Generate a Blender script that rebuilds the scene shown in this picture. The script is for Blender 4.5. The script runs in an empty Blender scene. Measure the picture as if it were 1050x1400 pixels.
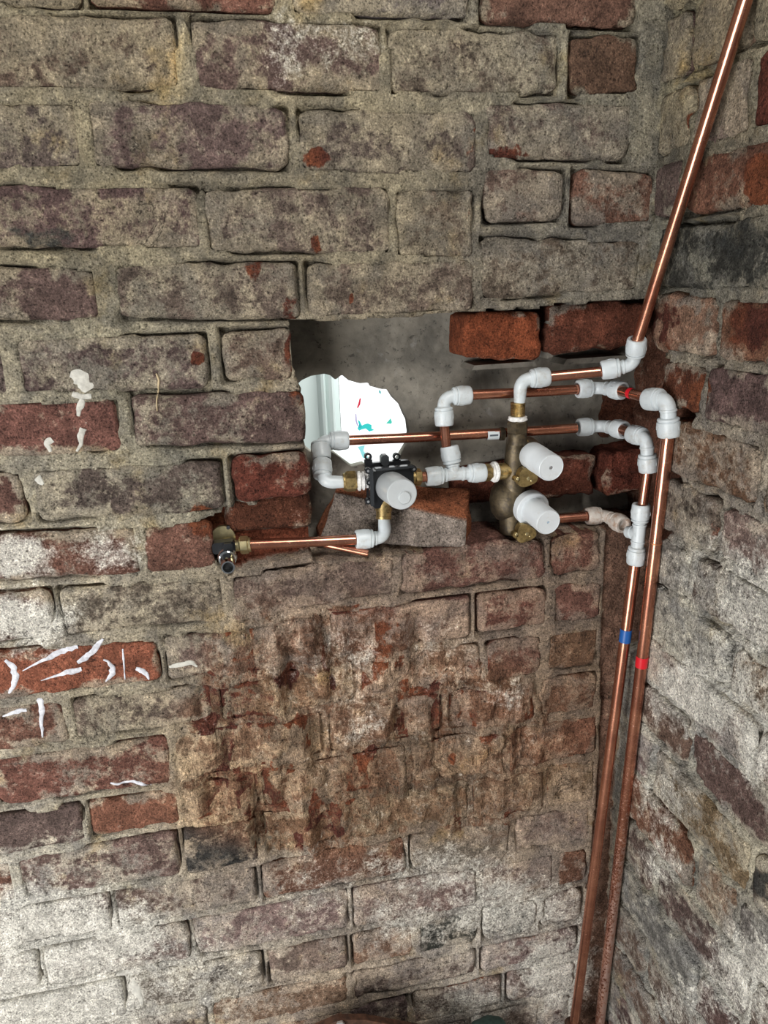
import bpy, math, random
import numpy as np
from mathutils import Vector, Matrix
from mathutils.bvhtree import BVHTree
rng = np.random.default_rng(7); random.seed(7)
S = bpy.context.scene
COL = S.collection

# ------------------------------------------------------------------ camera (solved from the brick courses)
FPX = 1056.77; TILT = .2949; YAW = .2015; ROLL = -.0357
CAM = np.array([0., -1.0539, -.2933])
_F = np.array([math.sin(YAW)*math.cos(TILT), math.cos(YAW)*math.cos(TILT), -math.sin(TILT)])
_R0 = np.array([math.cos(YAW), -math.sin(YAW), 0.]); _U0 = np.cross(_R0, _F)
_R = math.cos(ROLL)*_R0 + math.sin(ROLL)*_U0
_U = -math.sin(ROLL)*_R0 + math.cos(ROLL)*_U0
cam_d = bpy.data.cameras.new('camera'); cam = bpy.data.objects.new('camera', cam_d); COL.objects.link(cam)
cam_d.sensor_fit = 'VERTICAL'; cam_d.sensor_height = 36.0; cam_d.lens = FPX*36.0/1400.0
cam_d.clip_start = .02
cam.matrix_world = Matrix(((_R[0], _U[0], -_F[0], CAM[0]), (_R[1], _U[1], -_F[1], CAM[1]), (_R[2], _U[2], -_F[2], CAM[2]), (0, 0, 0, 1)))
S.camera = cam

# ------------------------------------------------------------------ light
w = bpy.data.worlds.new('World'); S.world = w; w.use_nodes = True
w.node_tree.nodes['Background'].inputs[0].default_value = (.93, .97, 1.0, 1)
w.node_tree.nodes['Background'].inputs[1].default_value = .19
def area_light(name, loc, target, sx, sy, power, col):
    d = bpy.data.lights.new(name, 'AREA'); d.shape = 'RECTANGLE'; d.size = sx; d.size_y = sy; d.energy = power; d.color = col
    o = bpy.data.objects.new(name, d); COL.objects.link(o); o.location = loc
    o.rotation_euler = (Vector(target)-Vector(loc)).to_track_quat('-Z', 'Y').to_euler()
    return o
area_light('window_light', (-1.45, -1.60, -1.2), (.0, 0, -1.2), 1.1, 1.3, 66, (1.0, .98, .96))
area_light('ceiling_light', (.5, -1.5, 1.1), (.1, 0, -.5), (.7), .7, 30, (1.0, .96, .9))
area_light('casing_fill_light', (.35, .30, .55), (.15, .9, -.6), .5, .3, 40, (.93, 1.0, .98))  # added fill beyond the niche, only there to brighten the white window casing
S.view_settings.view_transform = 'Standard'
S.view_settings.look = 'None'; S.view_settings.gamma = 1.0; S.view_settings.use_curve_mapping = False
S.view_settings.exposure = -0.1

# ------------------------------------------------------------------ helpers: pixels <-> place
def ray(px, py): return _F*FPX + _R*(px-525.) - _U*(py-700.)
def P(px, py, Y=None, X=None):
    d = ray(px, py)
    k = (Y-CAM[1])/d[1] if Y is not None else (X-CAM[0])/d[0]
    return CAM + k*d
def proj(q):
    v = np.asarray(q)-CAM
    z = v @ _F
    return 525+FPX*(v @ _R)/z, 700-FPX*(v @ _U)/z
def rad(px, pt): return px*float((np.asarray(pt)-CAM) @ _F)/FPX

def _hash(ix, iy, iz, seed):
    h = (ix.astype(np.int64)*374761393 + iy.astype(np.int64)*668265263 + iz.astype(np.int64)*2147483647 + seed*1274126177) & 0xffffffff
    h = ((h ^ (h >> 13))*1274126177) & 0xffffffff
    h = h ^ (h >> 16)
    return (h & 0xffff)/65535.0
def vnoise(p, seed=0):
    i = np.floor(p); f = p-i; f = f*f*(3-2*f); i = i.astype(np.int64)
    r = 0
    for dx in (0, 1):
        wx = f[:, 0] if dx else 1-f[:, 0]
        for dy in (0, 1):
            wy = f[:, 1] if dy else 1-f[:, 1]
            for dz in (0, 1):
                wz = f[:, 2] if dz else 1-f[:, 2]
                r = r + wx*wy*wz*_hash(i[:, 0]+dx, i[:, 1]+dy, i[:, 2]+dz, seed)
    return r
def fbm(p, scale, octv=3, seed=0, gain=.5):
    a = 1.; t = 0.; s = 0.; q = np.asarray(p, float)*scale
    for o in range(octv):
        t = t + a*vnoise(q*(2**o)+17.3*o, seed+o); s += a; a *= gain
    return t/s            # 0..1
def sstep(a, b, x):
    t = np.clip((x-a)/(b-a), 0, 1); return t*t*(3-2*t)

def tag(o, label=None, cat=None, group=None, kind=None):
    if label: o['label'] = label
    if cat: o['category'] = cat
    if group: o['group'] = group
    if kind: o['kind'] = kind
    return o
def mesh(name, v, f, mat=None, parent=None, smooth=True, angle=None):
    """v in world coordinates; the object's origin is put at the parent's origin (or the world's)"""
    v = np.asarray(v, float); off = np.zeros(3); q = parent
    while q is not None:
        off += np.array(q.location); q = q.parent
    me = bpy.data.meshes.new(name)
    me.from_pydata((v-off).tolist(), [], f if isinstance(f, list) else f.tolist())
    me.polygons.foreach_set('use_smooth', [smooth]*len(me.polygons))
    if mat: me.materials.append(mat)
    me.update()
    if angle is not None and smooth:
        try: me.set_sharp_from_angle(angle=math.radians(angle))
        except Exception: pass
    o = bpy.data.objects.new(name, me); COL.objects.link(o)
    if parent: o.parent = parent
    return o
def empty(name, loc, label, cat, group=None):
    o = bpy.data.objects.new(name, None); COL.objects.link(o); o.location = [float(c) for c in loc]
    o.empty_display_size = .02
    return tag(o, label, cat, group)
class G:
    """collects shapes of one part"""
    def __init__(s): s.v = []; s.f = []
    def add(s, v, f):
        n = len(s.v); s.v += [list(map(float, q)) for q in v]; s.f += [[i+n for i in k] for k in f]; return s
    def build(s, name, mat, parent=None, smooth=True, angle=40): return mesh(name, s.v, s.f, mat, parent, smooth, angle)
def basis(d):
    d = np.asarray(d, float); d = d/np.linalg.norm(d)
    a = np.array([0, 0, 1.]) if abs(d[2]) < .85 else np.array([1., 0, 0])
    u = np.cross(a, d); u /= np.linalg.norm(u); return d, u, np.cross(d, u)
def lathe(o, d, prof, seg=28, cap0=True, cap1=True, rot=0.):
    d, u, v = basis(d); V = []; F = []
    for t, r in prof:
        for k in range(seg):
            a = 2*math.pi*k/seg+rot
            V.append(np.asarray(o)+d*t+(u*math.cos(a)+v*math.sin(a))*r)
    for i in range(len(prof)-1):
        for k in range(seg):
            k2 = (k+1) % seg; F.append([i*seg+k, i*seg+k2, (i+1)*seg+k2, (i+1)*seg+k])
    if cap0: F.append(list(range(seg))[::-1])
    if cap1: F.append([(len(prof)-1)*seg+k for k in range(seg)])
    return V, F
def sweep(pts, r, seg=20, caps=True):
    pts = [np.asarray(p, float) for p in pts]; n = len(pts); V = []; F = []
    rs = r if hasattr(r, '__len__') else [r]*n
    u = None
    for i in range(n):
        t = pts[min(i+1, n-1)]-pts[max(i-1, 0)]; t /= np.linalg.norm(t)
        if u is None: _, u, _ = basis(t)
        u = u-t*(u @ t); u /= np.linalg.norm(u); vv = np.cross(t, u)
        for k in range(seg):
            a = 2*math.pi*k/seg; V.append(pts[i]+(u*math.cos(a)+vv*math.sin(a))*rs[i])
    for i in range(n-1):
        for k in range(seg):
            k2 = (k+1) % seg; F.append([i*seg+k, i*seg+k2, (i+1)*seg+k2, (i+1)*seg+k])
    if caps: F.append(list(range(seg))[::-1]); F.append([(n-1)*seg+k for k in range(seg)])
    return V, F
def bez(a, b, c, n=10):
    a, b, c = map(np.asarray, (a, b, c))
    return [a*(1-t)**2+b*2*t*(1-t)+c*t*t for t in np.linspace(0, 1, n)]
def box(c, sx, sy, sz, bev=0.):
    x, y, z = sx/2, sy/2, sz/2
    if bev <= 0:
        V = [(c[0]+i*x, c[1]+j*y, c[2]+k*z) for k in (-1, 1) for j in (-1, 1) for i in (-1, 1)]
        return V, [[0, 2, 3, 1], [4, 5, 7, 6], [0, 1, 5, 4], [2, 6, 7, 3], [0, 4, 6, 2], [1, 3, 7, 5]]
    # chamfered in the x-z outline, extruded along y
    o = [(-x+bev, -z), (x-bev, -z), (x, -z+bev), (x, z-bev), (x-bev, z), (-x+bev, z), (-x, z-bev), (-x, -z+bev)]
    return prism([(c[0]+a, c[2]+b) for a, b in o], c[1]-y, c[1]+y)
def prism(xz, y0, y1):
    n = len(xz); V = [(a, y0, b) for a, b in xz]+[(a, y1, b) for a, b in xz]
    return V, [list(range(n)), list(range(n, 2*n))[::-1]]+[[(i+1) % n, i, i+n, (i+1) % n+n] for i in range(n)]

# ------------------------------------------------------------------ materials
def newmat(name):
    m = bpy.data.materials.new(name); m.use_nodes = True; nt = m.node_tree; nt.nodes.clear()
    out = nt.nodes.new('ShaderNodeOutputMaterial'); b = nt.nodes.new('ShaderNodeBsdfPrincipled'); nt.links.new(b.outputs[0], out.inputs[0])
    return m, nt, b
def N(nt, typ, **k):
    n = nt.nodes.new(typ)
    for a, v in k.items(): setattr(n, a, v)
    return n
def mathn(nt, op, a, b=None, c=None, clamp=False):
    n = nt.nodes.new('ShaderNodeMath'); n.operation = op; n.use_clamp = clamp
    for i, x in enumerate((a, b, c)):
        if x is None: continue
        if isinstance(x, (int, float)): n.inputs[i].default_value = x
        else: nt.links.new(x, n.inputs[i])
    return n.outputs[0]
def mixc(nt, fac, a, b, mode='MIX'):
    n = nt.nodes.new('ShaderNodeMix'); n.data_type = 'RGBA'; n.blend_type = mode; n.clamp_factor = True
    for s, x in ((n.inputs[0], fac), (n.inputs[6], a), (n.inputs[7], b)):
        if isinstance(x, (int, float)): s.default_value = x
        elif isinstance(x, tuple): s.default_value = (*x, 1)
        else: nt.links.new(x, s)
    return n.outputs[2]
def noise(nt, vec, scale, detail=4, rough=.6, dist=0.):
    n = nt.nodes.new('ShaderNodeTexNoise'); n.inputs['Scale'].default_value = scale; n.inputs['Detail'].default_value = detail
    n.inputs['Roughness'].default_value = rough; n.inputs['Distortion'].default_value = dist
    nt.links.new(vec, n.inputs['Vector']); return n.outputs['Fac']
def smooth(nt, x, lo, hi):
    n = nt.nodes.new('ShaderNodeMapRange'); n.interpolation_type = 'SMOOTHSTEP'
    for i, v in ((0, x), (1, lo), (2, hi)):
        if isinstance(v, (int, float)): n.inputs[i].default_value = v
        else: nt.links.new(v, n.inputs[i])
    return n.outputs[0]
def simple(name, col, rough=.5, metal=0., bump=0., bscale=200., var=.0, vscale=30., dirt=None, dirtamt=.5, dscale=60., trans=0.):
    m, nt, b = newmat(name)
    geo = N(nt, 'ShaderNodeNewGeometry'); pos = geo.outputs['Position']
    c = None
    if var:
        k = noise(nt, pos, vscale, 5, .65)
        c = mixc(nt, smooth(nt, k, .3, .7), tuple(x*(1-var) for x in col), tuple(min(1, x*(1+var)) for x in col))
    if dirt:
        k = noise(nt, pos, dscale, 7, .7)
        c = mixc(nt, smooth(nt, k, 1-dirtamt-.12, 1-dirtamt+.16), c if c is not None else col, dirt)
    if c is None: b.inputs['Base Color'].default_value = (*col, 1)
    else: nt.links.new(c, b.inputs['Base Color'])
    b.inputs['Roughness'].default_value = rough; b.inputs['Metallic'].default_value = metal
    if trans: b.inputs['Transmission Weight'].default_value = trans
    if bump:
        bn = N(nt, 'ShaderNodeBump'); bn.inputs['Strength'].default_value = bump; bn.inputs['Distance'].default_value = .001
        nt.links.new(noise(nt, pos, bscale, 4, .6), bn.inputs['Height']); nt.links.new(bn.outputs[0], b.inputs['Normal'])
    return m

def masonry(name):
    m, nt, b = newmat(name)
    pos = N(nt, 'ShaderNodeNewGeometry').outputs['Position']
    tone = N(nt, 'ShaderNodeAttribute', attribute_name='tone'); stain = N(nt, 'ShaderNodeAttribute', attribute_name='stain'); film = N(nt, 'ShaderNodeAttribute', attribute_name='film')
    sp = N(nt, 'ShaderNodeSeparateColor'); nt.links.new(stain.outputs['Color'], sp.inputs[0])
    lime, soot, raw = sp.outputs[0], sp.outputs[1], sp.outputs[2]
    nA = noise(nt, pos, 7, 5, .6); nB = noise(nt, pos, 26, 8, .72, .4); nC = noise(nt, pos, 95, 6, .7); nD = noise(nt, pos, 420, 3, .65)
    nE = noise(nt, pos, 210, 5, .7); nW = noise(nt, pos, 15, 6, .66, .8)
    # fired clay body with blotches
    body = mixc(nt, smooth(nt, nB, .30, .70), mixc(nt, 1.0, tone.outputs['Color'], (.58, .56, .545), 'MULTIPLY'), mixc(nt, 1.0, tone.outputs['Color'], (1.30, 1.25, 1.2), 'MULTIPLY'))
    # cement / lime film smeared over it
    fcol = mixc(nt, smooth(nt, nW, .36, .66), mixc(nt, 1.0, film.outputs['Color'], (.70, .71, .74), 'MULTIPLY'), mixc(nt, 1.0, film.outputs['Color'], (1.28, 1.26, 1.18), 'MULTIPLY'))
    fcol = mixc(nt, smooth(nt, noise(nt, pos, 11, 5, .6), .56, .75), fcol, mixc(nt, 1.0, fcol, (1.12, .96, .66), 'MULTIPLY'))
    fm = mathn(nt, 'ADD', mathn(nt, 'MULTIPLY', nB, .42), mathn(nt, 'ADD', mathn(nt, 'MULTIPLY', nA, .28), mathn(nt, 'MULTIPLY', nC, .30)))
    thr = mathn(nt, 'MULTIPLY_ADD', tone.outputs['Alpha'], -.44, .72)
    col = mixc(nt, smooth(nt, mathn(nt, 'SUBTRACT', fm, thr), -.045, .05), body, fcol)
    # soot, exposed red clay, white lime with some painted brightness
    m1 = smooth(nt, mathn(nt, 'MULTIPLY_ADD', nC, .6, mathn(nt, 'MULTIPLY_ADD', nB, .5, soot)), .92, 1.12)
    col = mixc(nt, mathn(nt, 'MULTIPLY', m1, .9), col, (.030, .033, .033))
    m2 = smooth(nt, mathn(nt, 'MULTIPLY_ADD', nC, .5, mathn(nt, 'MULTIPLY_ADD', nB, .6, raw)), 1.0, 1.12)
    rcol = mixc(nt, smooth(nt, nA, .4, .6), (.090, .030, .021), (.180, .060, .028))
    col = mixc(nt, m2, col, rcol)
    m3 = mathn(nt, 'MULTIPLY', smooth(nt, mathn(nt, 'MULTIPLY_ADD', nE, .75, mathn(nt, 'MULTIPLY_ADD', nC, .5, mathn(nt, 'MULTIPLY_ADD', nB, .9, lime))), 1.26, 1.74), .85)
    col = mixc(nt, m3, col, mixc(nt, nW, (.66, .63, .55), (.74, .73, .68)))
    mp_ = nt.nodes.new('ShaderNodeMapping'); mp_.inputs['Scale'].default_value = (1.0, 1.0, .30); mp_.inputs['Rotation'].default_value = (0, .22, 0); nt.links.new(pos, mp_.inputs[0])
    chis = noise(nt, mp_.outputs[0], 62, 5, .62, 1.2); chis2 = noise(nt, mp_.outputs[0], 23, 4, .6, .8)
    hkf = stain.outputs['Alpha']
    chm = nt.nodes.new('ShaderNodeMapRange'); nt.links.new(mathn(nt, 'MULTIPLY_ADD', chis, .6, mathn(nt, 'MULTIPLY', chis2, .4)), chm.inputs[0])
    for i_, v_ in ((1, .34), (2, .66), (3, .55), (4, 1.6)): chm.inputs[i_].default_value = v_
    cs = nt.nodes.new('ShaderNodeVectorMath'); cs.operation = 'SCALE'; nt.links.new(col, cs.inputs[0]); nt.links.new(chm.outputs[0], cs.inputs['Scale'])
    col = mixc(nt, mathn(nt, 'MULTIPLY', hkf, .85), col, cs.outputs[0])
    # grit: dark pits, pale grains, hairlines
    pit = smooth(nt, nE, .43, .33); col = mixc(nt, mathn(nt, 'MULTIPLY', pit, .62), col, mixc(nt, 1.0, col, (.16, .14, .12), 'MULTIPLY'))
    gr = smooth(nt, nD, .60, .70); col = mixc(nt, mathn(nt, 'MULTIPLY', gr, .42), col, mixc(nt, 1.0, col, (2.1, 2.1, 2.0), 'MULTIPLY'))
    dk = smooth(nt, nD, .42, .33); col = mixc(nt, mathn(nt, 'MULTIPLY', dk, .55), col, mixc(nt, 1.0, col, (.35, .34, .33), 'MULTIPLY'))
    def mul(k, lo, hi, a, b_):
        q = nt.nodes.new('ShaderNodeMapRange'); nt.links.new(k, q.inputs[0])
        for i_, v_ in ((1, lo), (2, hi), (3, a), (4, b_)): q.inputs[i_].default_value = v_
        return q.outputs[0]
    def grain(c0, fac):
        cx = nt.nodes.new('ShaderNodeVectorMath'); cx.operation = 'SCALE'; nt.links.new(c0, cx.inputs[0]); nt.links.new(fac, cx.inputs['Scale']); return cx.outputs[0]
    col = grain(col, mul(nE, .30, .70, .66, 1.32)); col = grain(col, mul(nD, .30, .70, .72, 1.28)); col = grain(col, mul(nC, .30, .70, .72, 1.28)); col = grain(col, mul(noise(nt, pos, 34, 5, .6), .32, .68, .72, 1.28))
    hl = mathn(nt, 'ABSOLUTE', mathn(nt, 'SUBTRACT', noise(nt, pos, 9, 6, .62, .6), .5))
    crk = mathn(nt, 'MULTIPLY', smooth(nt, hl, .006, .0015), smooth(nt, nA, .56, .62))
    col = mixc(nt, mathn(nt, 'MULTIPLY', crk, .6), col, (.025, .02, .018))
    nt.links.new(col, b.inputs['Base Color']); b.inputs['Roughness'].default_value = .93
    b.inputs['Specular IOR Level'].default_value = .18
    h = mathn(nt, 'ADD', mathn(nt, 'MULTIPLY', nE, .8), mathn(nt, 'ADD', mathn(nt, 'MULTIPLY', nC, 1.3), mathn(nt, 'MULTIPLY', nD, .35)))
    h = mathn(nt, 'SUBTRACT', h, mathn(nt, 'MULTIPLY', crk, .8))
    h = mathn(nt, 'MULTIPLY_ADD', mathn(nt, 'MULTIPLY', chis, hkf), 3.0, h)
    bn = N(nt, 'ShaderNodeBump'); bn.inputs['Strength'].default_value = .85; bn.inputs['Distance'].default_value = .0055
    nt.links.new(h, bn.inputs['Height']); nt.links.new(bn.outputs[0], b.inputs['Normal'])
    return m
M_BRICK = masonry('old_brick_masonry')

def copper():
    m, nt, b = newmat('copper'); pos = N(nt, 'ShaderNodeNewGeometry').outputs['Position']
    a = noise(nt, pos, 18, 5, .6); f = noise(nt, pos, 160, 5, .7)
    c = mixc(nt, smooth(nt, a, .35, .68), (.62, .285, .185), (.40, .165, .110))
    c = mixc(nt, mathn(nt, 'MULTIPLY', smooth(nt, f, .60, .72), .22), c, (.16, .075, .05))
    # whitish plaster dust and verdigris on the low ends
    z = N(nt, 'ShaderNodeSeparateXYZ'); nt.links.new(pos, z.inputs[0])
    low = mathn(nt, 'MULTIPLY', smooth(nt, z.outputs[2], -.85, -1.6), smooth(nt, z.outputs[0], .575, .600))
    d = smooth(nt, mathn(nt, 'MULTIPLY_ADD', low, .26, noise(nt, pos, 210, 6, .8)), .60, .76)
    c = mixc(nt, mathn(nt, 'MULTIPLY', d, .75), c, (.55, .42, .37))
    nt.links.new(c, b.inputs['Base Color'])
    b.inputs['Metallic'].default_value = .92
    nt.links.new(mathn(nt, 'ADD', mathn(nt, 'MULTIPLY', f, .10), mathn(nt, 'MULTIPLY_ADD', d, .4, .19)), b.inputs['Roughness'])
    bn = N(nt, 'ShaderNodeBump'); bn.inputs['Strength'].default_value = .04; bn.inputs['Distance'].default_value = .0003
    nt.links.new(f, bn.inputs['Height']); nt.links.new(bn.outputs[0], b.inputs['Normal'])
    return m
M_COPPER = copper()
M_CUT = simple('copper_cut_end', (.42, .17, .09), .45, .8, var=.3)
M_PLASTIC = simple('white_pushfit_plastic', (.60, .655, .68), .36, var=.06, dirt=(.46, .46, .43), dirtamt=.40, dscale=50, bump=.15, bscale=400)
M_PLASTIC_DIRTY = simple('dusty_pushfit_plastic', (.58, .53, .48), .5, var=.12, dirt=(.36, .24, .17), dirtamt=.45, dscale=110, bump=.2)
M_CAP = simple('white_cap_plastic', (.76, .81, .84), .33, var=.04, dirt=(.60, .58, .54), dirtamt=.34, dscale=45, trans=.12)
M_CAP2 = simple('translucent_cap_plastic', (.74, .79, .81), .28, var=.05, trans=.35)
M_BRASS = simple('tarnished_brass', (.46, .34, .15), .38, .9, var=.35, vscale=60, dirt=(.10, .075, .045), dirtamt=.42, dscale=140, bump=.2, bscale=500)
M_BRASS_DK = simple('dark_bronze', (.115, .090, .055), .48, .75, var=.4, vscale=40, dirt=(.05, .042, .035), dirtamt=.45, dscale=120, bump=.3, bscale=350)
M_BRASS_LT = simple('bright_brass', (.62, .53, .30), .33, .9, var=.2, vscale=80)
M_PTFE = simple('white_thread_tape', (.80, .80, .78), .55, bump=.6, bscale=700, var=.2, vscale=250)
M_BLACK = simple('black_plastic', (.012, .013, .015), .28, var=.2)
M_CHROME = simple('chrome', (.72, .74, .75), .12, 1.0)
M_BORE = simple('dark_bore', (.02, .02, .022), .5)
M_RED = simple('red_tape', (.62, .010, .022), .35)
M_BLUE = simple('blue_tape', (.012, .10, .36), .35)
M_PAINT = simple('white_paint_smear', (.60, .61, .66), .5, var=.3, vscale=120)
M_SPLASH = simple('pale_plaster_splash', (.50, .49, .44), .8, var=.2, vscale=120, bump=.4)
M_STRAW = simple('dry_straw', (.55, .44, .27), .7)
M_WHITEWOOD = simple('white_gloss_paint', (.80, .86, .84), .4)
M_TAGW = simple('label_paper', (.62, .68, .70), .5)
M_TAGD = simple('label_print', (.09, .11, .13), .5)
M_RUST = simple('rusty_iron', (.09, .042, .025), .8, .3, var=.5, vscale=80, dirt=(.03, .02, .018), dirtamt=.42, dscale=60, bump=.8)
M_GREEN = simple('verdigris', (.03, .065, .055), .75, var=.5, vscale=60, dirt=(.02, .02, .018), dirtamt=.4, bump=.8)
def render_mat():
    m, nt, b = newmat('grey_cement_render'); pos = N(nt, 'ShaderNodeNewGeometry').outputs['Position']
    a = noise(nt, pos, 12, 6, .65, .5); f = noise(nt, pos, 120, 6, .7)
    c = mixc(nt, smooth(nt, a, .33, .68), (.125, .118, .102), (.27, .25, .21))
    c = mixc(nt, mathn(nt, 'MULTIPLY', smooth(nt, noise(nt, pos, 40, 7, .7), .60, .72), .6), c, (.30, .295, .28))
    c = mixc(nt, mathn(nt, 'MULTIPLY', smooth(nt, f, .42, .34), .7), c, (.045, .043, .040))
    nt.links.new(c, b.inputs['Base Color']); b.inputs['Roughness'].default_value = .9; b.inputs['Specular IOR Level'].default_value = .2
    bn = N(nt, 'ShaderNodeBump'); bn.inputs['Strength'].default_value = .6; bn.inputs['Distance'].default_value = .003
    nt.links.new(mathn(nt, 'ADD', a, mathn(nt, 'MULTIPLY', f, .6)), bn.inputs['Height']); nt.links.new(bn.outputs[0], b.inputs['Normal'])
    return m
M_RENDER = render_mat()
def emit(name, col, s):
    m = bpy.data.materials.new(name); m.use_nodes = True; nt = m.node_tree; nt.nodes.clear()
    o = nt.nodes.new('ShaderNodeOutputMaterial'); e = nt.nodes.new('ShaderNodeEmission'); e.inputs[0].default_value = (*col, 1); e.inputs[1].default_value = s
    nt.links.new(e.outputs[0], o.inputs[0]); return m

# ------------------------------------------------------------------ what the masonry looks like, place by place (dirt, films, chips, some light painted in as lime)
XC = .612                                                   # the right wall's plane
FILM = [(100, 60, .280, .244, .172), (450, 80, .300, .262, .185), (800, 120, .235, .218, .172), (100, 300, .262, .228, .155), (500, 300, .245, .215, .156), (800, 350, .20, .186, .158),
        (150, 500, .26, .24, .185), (80, 680, .34, .31, .24), (250, 660, .27, .255, .20), (80, 830, .42, .38, .31), (250, 850, .30, .27, .21), (450, 790, .235, .180, .142), (700, 800, .205, .155, .122),
        (150, 1000, .33, .295, .22), (150, 1180, .39, .365, .305), (60, 1300, .58, .57, .53), (250, 1330, .46, .44, .395), (530, 920, .42, .31, .235), (420, 880, .38, .28, .21), (640, 890, .38, .30, .235), (520, 1090, .165, .108, .066), (620, 1080, .165, .108, .068), (560, 1040, .18, .12, .075), (430, 1010, .27, .185, .12), (310, 1090, .38, .25, .14), (400, 1250, .37, .34, .30),
        (620, 1230, .46, .42, .37), (700, 1350, .48, .44, .40), (450, 1380, .44, .35, .27), (780, 950, .22, .16, .115), (760, 1150, .34, .28, .23), (730, 1050, .30, .20, .13)]
FILM_R = [(930, 60, .30, .27, .19), (1000, 250, .23, .20, .15), (960, 350, .20, .20, .17), (1000, 480, .24, .21, .17), (980, 650, .36, .31, .25), (980, 820, .44, .42, .37), (930, 950, .50, .48, .43), (1000, 1020, .40, .38, .34),
          (930, 1150, .34, .315, .255), (1010, 1180, .36, .33, .26), (900, 1300, .31, .30, .27), (1000, 1350, .46, .45, .42)]
LIME_LIGHT, SOOT, RAW = 0, 1, 2
BLOBS = [(60, 325, 75, 24, SOOT, .5), (220, 325, 60, 22, SOOT, .25), (300, 1168, 60, 30, SOOT, .45), (365, 1148, 50, 25, SOOT, .42), (1005, 330, 60, 38, SOOT, .5), (940, 350, 40, 40, SOOT, .28),
         (612, 1285, 50, 32, SOOT, .32), (700, 1265, 40, 26, SOOT, .22), (470, 6, 100, 14, SOOT, .32), (560, 670, 30, 30, SOOT, .1), (390, 590, 40, 20, SOOT, .2), (450, 190, 40, 30, SOOT, .25), (200, 385, 30, 25, SOOT, .28), (860, 320, 40, 30, SOOT, .1), (280, 680, 40, 20, SOOT, .25),
         (1040, 1210, 22, 30, SOOT, .6), (480, 1120, 40, 60, SOOT, .1), (870, 400, 30, 25, SOOT, .4),
         (432, 217, 26, 19, RAW, .8), (392, 420, 22, 25, RAW, .55), (350, 368, 9, 26, RAW, .55), (430, 333, 12, 14, RAW, .6), (480, 410, 8, 10, RAW, .6), (270, 490, 13, 15, RAW, .75), (405, 545, 12, 50, RAW, .5), (398, 480, 9, 40, RAW, .6),
         (395, 635, 40, 24, RAW, .28), (280, 715, 30, 30, RAW, .55), (640, 290, 9, 30, RAW, .45), (640, 200, 8, 30, RAW, .5), (700, 105, 50, 12, RAW, .4), (690, 210, 45, 10, RAW, .5), (545, 160, 20, 20, RAW, .3), (870, 260, 30, 30, RAW, .35), (760, 360, 60, 20, RAW, .28),
         (160, 70, 90, 30, RAW, .10), (105, 60, 30, 15, RAW, .35), (720, 870, 60, 25, RAW, .15), (790, 900, 40, 30, RAW, .35), (285, 990, 25, 18, RAW, .6), (395, 930, 22, 18, RAW, .6), (350, 900, 25, 30, RAW, .35), (520, 915, 20, 30, RAW, .55), (370, 955, 20, 15, RAW, .4), (480, 835, 30, 12, RAW, .55), (620, 950, 50, 18, RAW, .45), (670, 1020, 20, 25, RAW, .5),
         (500, 1020, 20, 35, RAW, .35), (600, 1060, 40, 40, RAW, .3), (700, 1090, 80, 25, RAW, .35), (750, 1060, 60, 20, RAW, .35), (470, 1080, 20, 60, RAW, .3), (400, 1190, 60, 18, RAW, .35), (560, 1210, 20, 20, RAW, .4), (570, 1340, 130, 8, RAW, .42), (740, 1290, 60, 14, RAW, .42), (640, 1330, 60, 10, RAW, .35),
         (940, 60, 12, 30, RAW, .3), (945, 165, 9, 14, RAW, .6), (1035, 245, 28, 42, RAW, .75), (1030, 445, 42, 42, RAW, .72), (1000, 545, 70, 35, RAW, .25), (955, 545, 28, 40, RAW, .55), (975, 725, 14, 18, RAW, .45), (1020, 730, 25, 30, RAW, .42), (910, 445, 16, 40, RAW, .6), (1000, 615, 70, 22, RAW, .22), (870, 760, 40, 60, RAW, .3), (830, 1000, 20, 260, RAW, .12), (840, 690, 30, 60, RAW, .4),
         (455, 55, 80, 45, LIME_LIGHT, .15), (385, 70, 35, 60, LIME_LIGHT, .20), (20, 760, 60, 35, LIME_LIGHT, .42), (150, 755, 50, 30, LIME_LIGHT, .25), (30, 850, 70, 40, LIME_LIGHT, .46), (80, 1280, 160, 70, LIME_LIGHT, .46), (60, 1370, 150, 70, LIME_LIGHT, .5), (250, 1330, 120, 60, LIME_LIGHT, .2), (190, 1250, 70, 30, LIME_LIGHT, .18),
         (470, 900, 60, 40, LIME_LIGHT, .17), (600, 880, 60, 40, LIME_LIGHT, .15), (490, 985, 50, 40, LIME_LIGHT, .17), (690, 950, 40, 40, LIME_LIGHT, .16), (600, 1190, 120, 40, LIME_LIGHT, .25), (700, 1240, 110, 50, LIME_LIGHT, .32), (760, 1330, 60, 60, LIME_LIGHT, .40), (640, 1370, 90, 30, LIME_LIGHT, .25), (560, 1260, 80, 40, LIME_LIGHT, .25), (440, 1220, 80, 60, LIME_LIGHT, .16),
         (965, 950, 90, 55, LIME_LIGHT, .40), (1030, 830, 60, 80, LIME_LIGHT, .35), (1035, 1020, 30, 60, LIME_LIGHT, .45), (1000, 880, 50, 30, LIME_LIGHT, .3), (905, 1090, 40, 60, LIME_LIGHT, .25), (1020, 1330, 60, 70, LIME_LIGHT, .38), (940, 1370, 60, 40, LIME_LIGHT, .25), (900, 1180, 30, 40, LIME_LIGHT, .28), (980, 780, 80, 60, LIME_LIGHT, .22), (450, 700, 60, 30, LIME_LIGHT, .1)]
HACK = [(480, 930, 150, 105, 1.), (360, 960, 110, 130, .9), (600, 1000, 160, 110, 1.), (420, 1080, 180, 90, 1.), (640, 1080, 120, 60, .8), (740, 1040, 70, 60, .5)]
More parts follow.
